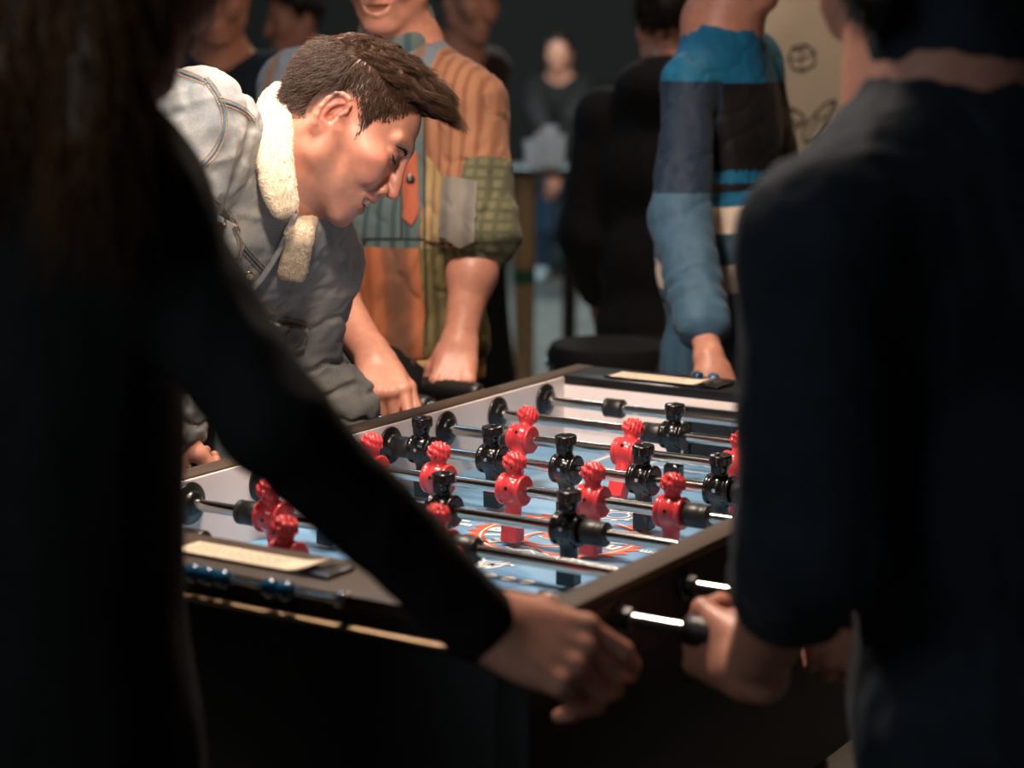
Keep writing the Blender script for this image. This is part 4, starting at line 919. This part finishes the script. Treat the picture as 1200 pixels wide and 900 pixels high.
# ================================================================ the person in the dark shirt in the right foreground
p4 = empty('person', (.86, -.62, 0), 'person in a dark navy shirt seen from behind in the right foreground, gripping rod handles', 'person')
n4b, L4, R4, p4l = at(1105, 120, 1.82), at(962, 292, 1.68), at(1255, 225, 2.0), at(1185, 900, 1.92)
Le4, Lw4, Re4, Rw4 = at(952, 640, 1.72), at(880, 786, 1.965), at(1130, 640, 1.97), at(984, 690, 2.10)
t4 = nrm(n4b - p4l); s4 = nrm(L4 - R4); f4 = nrm(np.cross(s4, t4)); s4 = np.cross(t4, f4); TR4 = np.stack([s4, t4, f4], 1)
H4 = frame(nrm(V(-.75, .5, -.38)), V(0, 0, 1)); O4 = n4b + V(0, 0, .145) + H4[:, 0] * .05
b = SDF(); head_sdf(b, O4, H4, 1.0); b.cone(O4 - V(0, 0, .03), n4b, .058, .064, .03); b.chain([n4b, p4l], [.09, .11], .04); b.cone(n4b, R4, .05, .045, .03); b.cone(n4b, L4, .05, .045, .03)
arm_sdf(b, L4, Le4, Lw4, 1.02); arm_sdf(b, R4, Re4, Rw4, 1.0)
G8 = V(.50, -.5215, Z0 + HR); G7 = V(.56, -.3725, Z0 + HR)
hand_sdf(b, Lw4, nrm(at(822, 748, 2.03) - Lw4), nrm(BCK * .8 - .15 * UPV - .1 * RGT), 'L', (62, 74, 40), 1.0, .9)
hand_sdf(b, Rw4, nrm(at(984, 748, 2.11) - at(984, 690, 2.09)), nrm(-UPV * .1 + BCK), 'R', (40, 60, 40), .95, .6)
o = b.mesh('body', .0030, SKIN, p4); paint(o.data, plain_skin); simple_hair(p4, O4, H4, M['hair_k'], 'hair', .055, .005)
j = SDF(); md4 = lambda f, s=0, n=0: p4l + (n4b - p4l) * f + s4 * s + f4 * n
j.ell(md4(.78), (.19, .17, .125), TR4, .03); j.ell(md4(.45), (.172, .22, .128), TR4, .03); j.ell(md4(.1), (.172, .2, .13), TR4, .03); j.cone(md4(.94), L4 + t4 * .005, .068, .066, .04); j.cone(md4(.94), R4, .07, .068, .04)
j.chain([L4, Le4], [.067, .060], .03); j.cone(Le4, Le4 * .72 + Lw4 * .28, .060, .054, .02); j.chain([R4, Re4], [.072, .062], .03); j.cone(Re4, Re4 * .6 + Rw4 * .4, .058, .052, .02)
j.cone(n4b, n4b + (O4 - n4b) * .92 - H4[:, 0] * .040, .082, .066, .02)
j.post = lambda P, D: folds(P, folds(P, D, .005, t4, 15, 1.0), .003, t4 + s4 * .6, 34, 7.0)
M['navyshirt'] = cloth('dark navy shirt', srgb(26, 35, 43), .8, 500, .3, sheen=.04)
j.mesh('shirt', .0045, M['navyshirt'], p4, smooth=2); legs(p4, md4(-.06), s4, f4, M['jean'], M['shoe'], .13, top=md4(.05), h=.01)
# ================================================================ the long-haired person in the left foreground
p5 = empty('person', (.02, -1.06, 0), 'long-haired person in black in the left foreground with one hand on the table corner', 'person')
n5b, R5, L5, p5l = at(62, 120, 1.66), at(150, 245, 1.67), at(-75, 200, 1.74), at(34, 860, 1.80)
Re5, Rw5 = at(320, 494, 1.64), at(562, 730, 1.83)
t5 = nrm(n5b - p5l); s5 = nrm(L5 - R5); f5 = nrm(np.cross(s5, t5)); s5 = np.cross(t5, f5); TR5 = np.stack([s5, t5, f5], 1)
H5 = frame(nrm(V(.05, .9, -.35)), V(0, 0, 1)); O5 = n5b + V(0, 0, .145) + H5[:, 0] * .045 + RGT * .022; Le5, Lw5 = L5 + V(-.07, .0, -.26), L5 + V(-.08, .05, -.50)
b = SDF(); head_sdf(b, O5, H5, .97); b.cone(O5 - V(0, 0, .03), n5b, .05, .054, .03); b.chain([n5b, p5l], [.07, .1], .04); b.cone(n5b, R5, .045, .04, .03); b.cone(n5b, L5, .045, .04, .03)
arm_sdf(b, R5, Re5, Rw5, .7); arm_sdf(b, L5, Le5, Lw5, .86)
hand_sdf(b, Rw5, nrm(at(655, 764, 1.83) - Rw5), nrm(UPV * .55 + BCK * .85), 'R', ((26, 34, 20), (40, 40, 22), (44, 42, 24), (48, 44, 26)), 1.08, .4); hand_sdf(b, Lw5, V(.3, .6, -.5), V(-.4, .2, .7), 'L', (40, 50, 30), .92)
o = b.mesh('body', .0028, SKIN, p5); paint(o.data, plain_skin)
j = SDF(); md5 = lambda f, s=0, n=0: p5l + (n5b - p5l) * f + s5 * s + f5 * n
j.ell(md5(.80), (.155, .15, .10), TR5, .03); j.ell(md5(.5), (.120, .2, .108), TR5, .03); j.cone(md5(.5), md5(-.35), .105, .192, .05); j.cone(md5(.95), R5, .055, .058, .03); j.cone(md5(.95), L5, .055, .058, .03)
j.chain([R5, Re5, Rw5], [.056, .043, .035], .015); j.chain([L5, Le5, Lw5], [.062, .056, .040], .02); j.cone(n5b, n5b + V(0, 0, .03), .06, .054, .02)
j.post = lambda P, D: folds(P, D, .0035, t5, 20, 3.0)
j.mesh('coat', .0045, M['coat'], p5, smooth=2)
hm = simple_hair(p5, O5, H5, hair_mat('dark long hair', srgb(38, 25, 15), srgb(126, 82, 46)), 'hair', .19, .005); Vh = vco(hm.data); nh = np.empty(len(Vh) * 3, np.float32); hm.data.vertices.foreach_get('normal', nh); nh = nh.reshape(-1, 3).astype(float)
r = np.random.default_rng(8); ii = r.choice(len(Vh), 6000); dd = nh[ii] * .35 + V(0, 0, -1) + r.normal(0, .12, (len(ii), 3)); add_base(hm.data, strands('hair', Vh[ii], lambda t: dd - nh[ii] * .4 * t, r.uniform(.03, .10, len(ii)), np.full(len(ii), .0007), None, None, 0, 5, .1, 9))
legs(p5, V(p5l[0], p5l[1], .84), s5, f5, M['blk'], M['shoe'], .09, h=.01, r0=.08)
# ================================================================ people further back
def onlooker(px, py, d, face, lab, top_m, hair_m, low_m, shoe_m, h=.009, w_=1.0, arms=None, long=0.0, lean=0.0, hood=False, skin=True):
    """a standing figure whose neck base is seen at (px, py)"""
    nb_ = at(px, py, d); f = nrm(V(face[0], face[1], 0)); s_ = nrm(np.cross(V(0, 0, 1), f)); up = V(0, 0, 1); P = lambda a, b_, c: nb_ + s_ * a + f * b_ + up * c
    e = empty('person', (nb_[0], nb_[1], 0), lab, 'person'); H = frame(nrm(f + V(0, 0, -.15)), up); O = nb_ + V(0, 0, .15) + f * .04
    R_, L_ = P(-.16 * w_, 0, -.055), P(.16 * w_, 0, -.055); a = arms or {}
    Re, Rw = a.get('R', (P(-.21 * w_, .0, -.34), P(-.20 * w_, .16, -.52))); Le, Lw = a.get('L', (P(.21 * w_, .0, -.34), P(.20 * w_, .16, -.52)))
    b = SDF(); head_sdf(b, O, H, 1.0, False); b.cone(O - V(0, 0, .03), nb_, .054, .058, .03); b.chain([nb_, P(0, 0, -.5)], [.08, .1], .04); b.cone(nb_, R_, .045, .04, .03); b.cone(nb_, L_, .045, .04, .03)
    arm_sdf(b, R_, Re, Rw); arm_sdf(b, L_, Le, Lw); hand_sdf(b, Rw, nrm(Rw - Re), f, 'R', (30, 40, 25)); hand_sdf(b, Lw, nrm(Lw - Le), f, 'L', (30, 40, 25))
    o = b.mesh('body', max(.0045, h * .6), SKIN, e, N=10); paint(o.data, plain_skin)
    if hair_m: simple_hair(e, O, H, hair_m, 'hair', long, h)
    TRx = np.stack([s_, up, f], 1); j = SDF(); j.ell(P(0, .0, -.17), (.18 * w_, .17, .118), TRx, .03); j.ell(P(0, .0, -.40), (.165 * w_, .2, .12), TRx, .03); j.cone(P(0, 0, -.04), R_, .062, .064, .03); j.cone(P(0, 0, -.04), L_, .062, .064, .03); j.ell(P(0, 0, -.56), (.175 * w_, .12, .13), TRx, .04)
    j.chain([R_, Re, Re * .2 + Rw * .8], [.068, .06, .05], .03); j.chain([L_, Le, Le * .2 + Lw * .8], [.068, .06, .05], .03)
    if hood: j.ell(P(0, -.05, .02), (.115, .075, .085), TRx, .03)
    j.post = lambda Q, D: folds(Q, D, .005, up, 16, 3.0); j.mesh('hoodie' if hood else 'jacket', h, top_m, e)
    legs(e, P(0, 0, -.62), s_, f, low_m, shoe_m, .10, h=h * 1.2); return e, P, O, H
M['white_s'] = mat('white trainer', srgb(225, 232, 238), .5); M['maroon'] = cloth('dark maroon knit', srgb(40, 26, 26)); M['blue_d'] = cloth('dark blue shirt', srgb(22, 34, 48)); M['denim_k'] = cloth('blue jeans', srgb(44, 66, 92))
onlooker(782, 112, 4.75, (-.3, 1), 'person in a black hooded top seen from behind, left of the colour-block windbreaker', M['blk'], M['hair_k'], M['blk'], M['shoe'], w_=.95, hood=True)
onlooker(538, 62, 6.2, (.9, -.3), 'person in a dark maroon top standing behind the patchwork shirt', M['maroon'], M['hair_k'], M['blk'], M['shoe'], w_=.72, arms={'L': (at(556, 165, 6.3), at(548, 255, 6.25))})
onlooker(258, 66, 5.4, (.6, -.8), 'person in dark blue behind the shoulder of the denim jacket', M['blue_d'], M['hair_k'], M['jean'], M['shoe'])
onlooker(362, 78, 6.8, (-.5, -.8), 'person in a black top behind the right shoulder of the patchwork shirt', M['blk'], M['hair_k'], M['jean'], M['shoe'])
onlooker(1212, 104, 3.5, (-.8, -.5), 'brown-haired person at the right edge behind the dark navy shirt', M['blk'], M['hair_b'], M['jean'], M['shoe'], long=.12)
nbx = at(656, 92, 11.5); q8 = lambda px, py, d=11.3: at(px, py, d)
onlooker(656, 92, 12.3, (.35, -.9), 'distant person in white trainers beyond the bar table', M['coat'], M['hair_k'], M['denim_k'], M['white_s'], h=.012, arms={'R': (q8(628, 135, 11.4), q8(640, 160, 11.1)), 'L': (q8(672, 140), q8(652, 205))})
# ================================================================ the room
def struct(name, m, mats): o = m.build(name, mats); o['kind'] = 'structure'; return o
M['floor'] = mat('polished concrete floor', srgb(120, 120, 116), .38, noise=.2, nscale=3, bump=.05, bscale=60)
M['wallk'] = mat('dark wall paint', srgb(18, 18, 19), .8, noise=.1, nscale=5, bump=.1, bscale=90)
M['beige'] = mat('warm white wall', srgb(214, 204, 190), .85, noise=.03, nscale=6, bump=.08, bscale=120)
M['marker'] = mat('dark marker line', srgb(58, 50, 46), .8)
fd = nrm(V(-BCK[0], -BCK[1], 0)); rd = nrm(V(RGT[0], RGT[1], 0)); cg = V(CAM[0], CAM[1], 0)
def slab(m, a, b, z0, z1, th, nrm_dir):
    a, b, t = np.array(a), np.array(b), np.array(nrm_dir) * th
    vs = [(*p[:2], z) for z in (z0, z1) for p in (a, b, b + t, a + t)]
    m.add(vs, [[3, 2, 1, 0], [4, 5, 6, 7], [0, 1, 5, 4], [1, 2, 6, 5], [2, 3, 7, 6], [3, 0, 4, 7]])
m = MB(); slab(m, cg - rd * 6 - fd * 3, cg + rd * 6 - fd * 3, -.1, 0, 19, fd); struct('floor', m, M['floor'])
m = MB(); slab(m, cg - rd * 6 - fd * 3, cg + rd * 6 - fd * 3, 3.4, 3.5, 19, fd); struct('ceiling', m, M['wallk'])
m = MB(); slab(m, cg - rd * 6 + fd * 14.5, cg + rd * 6 + fd * 14.5, 0, 3.4, .15, fd); struct('wall_back', m, M['wallk'])
m = MB(); slab(m, cg - rd * 6 - fd * 3, cg - rd * 6 + fd * 15, 0, 3.4, .15, -rd); struct('wall_left', m, M['wallk'])
m = MB(); slab(m, cg + rd * 6 - fd * 3, cg + rd * 6 + fd * 15, 0, 3.4, .15, rd); struct('wall_right', m, M['wallk'])
# beige partition with line drawings behind the windbreaker
D6 = 4.9; wa, wb = at(850, 150, D6), at(1500, 150, D6)
m = MB(); slab(m, wa, wb, 0, 2.8, .12, fd); part = struct('wall_far', m, M['beige'])
tw = bvh(part); m = MB()
def doodle(px, r=.0028, curve=True):
    q = on_surface(tw, dense(spline(px, 6) if curve else px, 2), .001)
    if len(q) > 1: m.tube([a for a, _ in q], r, 6)
def gem(cx, cy, rx, ry, rot, kind):
    c, s_ = math.cos(rot), math.sin(rot); T = lambda x, y: (cx + x * rx * c - y * ry * s_, cy + x * rx * s_ + y * ry * c)
    if kind == 0:      # cut stone with facets
        o_ = [(-1, -.2), (-.55, -.95), (.45, -1), (1, -.3), (.8, .7), (-.2, 1), (-.85, .6), (-1, -.2)]; doodle([T(*p) for p in o_], .0024, False)
        for ln in ([(-1, -.2), (-.1, .1), (.95, -.25)], [(-.1, .1), (-.2, 1)], [(-.55, -.95), (.1, -.5), (.45, -1)], [(.1, -.5), (-.1, .1)]): doodle([T(*p) for p in ln], .0018, False)
    else:
        o_ = [T(math.cos(a), math.sin(a) * (1 - .25 * math.cos(a))) for a in np.linspace(0, 2 * PI, 14)]; doodle(o_, .0024)
        for ln in ([(-.9, .1), (-.1, -.25), (.3, .35), (-.3, .9)], [(.3, .35), (.95, .1)], [(-.1, -.25), (.2, -.95)]): doodle([T(*p) for p in ln], .0018)
gem(940, 68, 16, 15, -.2, 0); gem(926, 139, 17, 12, .1, 1); gem(961, 142, 30, 10, -.95, 1); gem(1040, 90, 18, 14, .4, 0); gem(1100, 150, 20, 12, -.5, 1)
if m.v: m.build('line_drawing', M['marker'], part)
# tall round bar table with drinking glasses, far back
def glass_mat():
    g = bpy.data.materials.new('clear glass'); g.use_nodes = True; b = g.node_tree.nodes['Principled BSDF']; b.inputs['Base Color'].default_value = (.85, .94, 1, 1); b.inputs['Roughness'].default_value = .12; b.inputs['Transmission Weight'].default_value = .45; return g
M['glass'] = glass_mat(); M['wood'] = mat('pale wood', srgb(196, 160, 118), .5, noise=.15, nscale=12, stretch=(8, 8, 1)); M['green'] = mat('green band', srgb(40, 104, 66), .5); M['dkwood'] = mat('dark brown wood', srgb(52, 36, 28), .4)
tc_ = at(636, 194, 8.0); bx, by, bz = tc_
bt_ = empty('bar_table', (bx, by, 0), 'tall bar table with pale wooden leg and green band in the far background', 'bar table')
m = MB(); m.lathe([(bz - .035, .20), (bz - .03, .22), (bz - .004, .22), (bz, .215)], (bx, by, 0), (0, 0, 1), 36); m.build('table_top', M['dkwood'], bt_)
lg = at(615, 260, 8.0); m = MB(); m.lathe([(0, .05), (.2, .042), (bz - .036, .046)], (lg[0], lg[1], 0), (0, 0, 1), 20); lgo = m.build('leg', M['wood'], bt_)
zb = at(615, 325, 8.0)[2]; m = MB(); m.lathe([(zb - .03, .047), (zb + .03, .047)], (lg[0], lg[1], 0), (0, 0, 1), 20); m.build('band', M['green'], lgo)['label'] = 'green band on the pale leg'
rg = at(668, 260, 8.05); m = MB(); m.lathe([(0, .03), (bz - .036, .03)], (rg[0], rg[1], 0), (0, 0, 1), 16); m.build('leg', M['dkwood'], bt_)
m = MB(); m.lathe([(0, .20), (.015, .20), (.02, .05)], (bx, by, 0), (0, 0, 1), 30); m.build('base', M['dkwood'], bt_)
for i, (px, py, d, hh, rr_) in enumerate([(622, 190, 8.0, .10, .032), (633, 188, 7.9, .13, .030), (645, 189, 7.95, .16, .034), (655, 190, 8.05, .12, .03), (640, 191, 8.1, .09, .036)]):
    g = at(px, py, d); x, y = g[0], g[1]; m = MB()
    m.lathe([(0, rr_ * .8), (hh, rr_), (hh, rr_ * .92), (.012, rr_ * .7)], (x, y, bz + .0005), (0, 0, 1), 20)
    tag(m.build('drinking_glass', M['glass']), 'clear drinking glass in the cluster on the far bar table', 'glass', 'glasses on the far bar table')
# round stool with metal studs behind the far end of the table
sc3 = at(716, 408, 4.3); sx, sy, sz = sc3
st = empty('bar_stool', (sx, sy, 0), 'dark round bar stool with metal studs behind the far table end', 'stool')
m = MB(); m.lathe([(sz - .06, .12), (sz - .055, .135), (sz - .01, .14), (sz + .01, .13), (sz + .016, .06)], (sx, sy, 0), (0, 0, 1), 36); seat = m.build('seat', M['blk'], st)
for k in range(14):
    a = 2 * PI * k / 14; dv = V(math.cos(a), math.sin(a), 0); m = MB(); m.lathe([(0, .009), (.004, .008), (.006, .003)], V(sx, sy, sz - .035) + dv * .137, dv, 12); m.build('stud', M['steel'], seat)
for k in range(4):
    a = 2 * PI * k / 4 + .5; m = MB(); m.tube([(sx + .09 * math.cos(a), sy + .09 * math.sin(a), sz - .055), (sx + .17 * math.cos(a), sy + .17 * math.sin(a), 0.002)], .014, 12); m.build('leg', M['plastic'], st)
m = MB(); ring = [(sx + .14 * math.cos(a), sy + .14 * math.sin(a), .28) for a in np.linspace(0, 2 * PI, 33)]; m.tube(ring, .008, 8, cap=False); m.build('foot_ring', M['steel'], st)
# ================================================================ camera, lights, world
cd = bpy.data.cameras.new('camera'); co_ = bpy.data.objects.new('camera', cd); C.objects.link(co_)
cd.sensor_width = 36; cd.lens = 36 * FPX / 1200; cd.clip_start = 0.05
mw = Matrix.Identity(4)
for r_ in range(3):
    for c_ in range(3): mw[r_][c_] = CR[r_, c_]
    mw[r_][3] = CAM[r_]
co_.matrix_world = mw; bpy.context.scene.camera = co_
cd.dof.use_dof = True; cd.dof.focus_distance = 2.78; cd.dof.aperture_fstop = 2.8
def area(name, loc, target, size, power, col, shape='DISK'):
    l = bpy.data.lights.new(name, 'AREA'); l.energy = power; l.color = col; l.shape = shape; l.size = size
    o = bpy.data.objects.new(name, l); C.objects.link(o); o.location = loc
    o.rotation_euler = (Vector(target) - Vector(loc)).to_track_quat('-Z', 'Y').to_euler(); return o
def spot(name, loc, target, power, col, ang, blend=.5, rad=.12):
    l = bpy.data.lights.new(name, 'SPOT'); l.energy = power; l.color = col; l.spot_size = math.radians(ang); l.spot_blend = blend; l.shadow_soft_size = rad
    o = bpy.data.objects.new(name, l); C.objects.link(o); o.location = loc
    o.rotation_euler = (Vector(target) - Vector(loc)).to_track_quat('-Z', 'Y').to_euler(); return o
def wz(x, y, d, z): p = at(x, y, d); return (p[0], p[1], z)
spot('front_lamp_light', at(400, -330, 2.0), at(440, 290, 3.1), 40, (1, .79, .64), 84, .7, .05)
lp = area('table_lamp_light', (-.20, -.18, 2.35), (-.14, -.1, .9), .36, 22, (1, .80, .66)); lp.data.spread = math.radians(125)
area('fill_light_behind', (-.2, -3.8, 3.2), (.6, -.8, 1.3), 1.5, 34, (.78, .9, 1.0))  # unseen soft fill, added to lift the dark clothes in the foreground
area('far_cyan_light', wz(600, 300, 10.5, 3.2), wz(630, 350, 11.5, 0), 1.6, 100, (.5, .85, 1.0))
area('cyan_back_light', wz(150, 300, 5.0, 3.1), at(520, 100, 3.8), .8, 9, (.25, .65, 1.0))
area('bar_fill_light', wz(640, 300, 7.6, 3.1), wz(640, 200, 8.0, 1.0), .3, 50, (1, .9, .8))  # added above the bar table to make the glasses glint
area('warm_distant_fill', wz(640, 300, 10.3, 3.1), wz(655, 100, 11.5, 1.3), .4, 50, (1, .74, .5))  # added warm fill for the skin of the distant figure
area('warm_partition_fill', wz(1000, 300, 4.0, 3.0), at(940, 230, 4.9), .4, 16, (1, .68, .42))  # added fill standing in for warm lamp spill on the partition
w = bpy.data.worlds.new('world'); bpy.context.scene.world = w; w.use_nodes = True
w.node_tree.nodes['Background'].inputs[0].default_value = (.5, .62, .8, 1); w.node_tree.nodes['Background'].inputs[1].default_value = .03
vs_ = bpy.context.scene.view_settings; vs_.view_transform = 'Standard'; vs_.look = 'None'; vs_.exposure = 0; vs_.gamma = 1
try: vs_.use_curve_mapping = False
except Exception: pass
sc_ = bpy.context.scene.cycles; sc_.use_denoising = True
try: sc_.denoiser = 'OPENIMAGEDENOISE'
except Exception: pass
sc_.max_bounces = 6
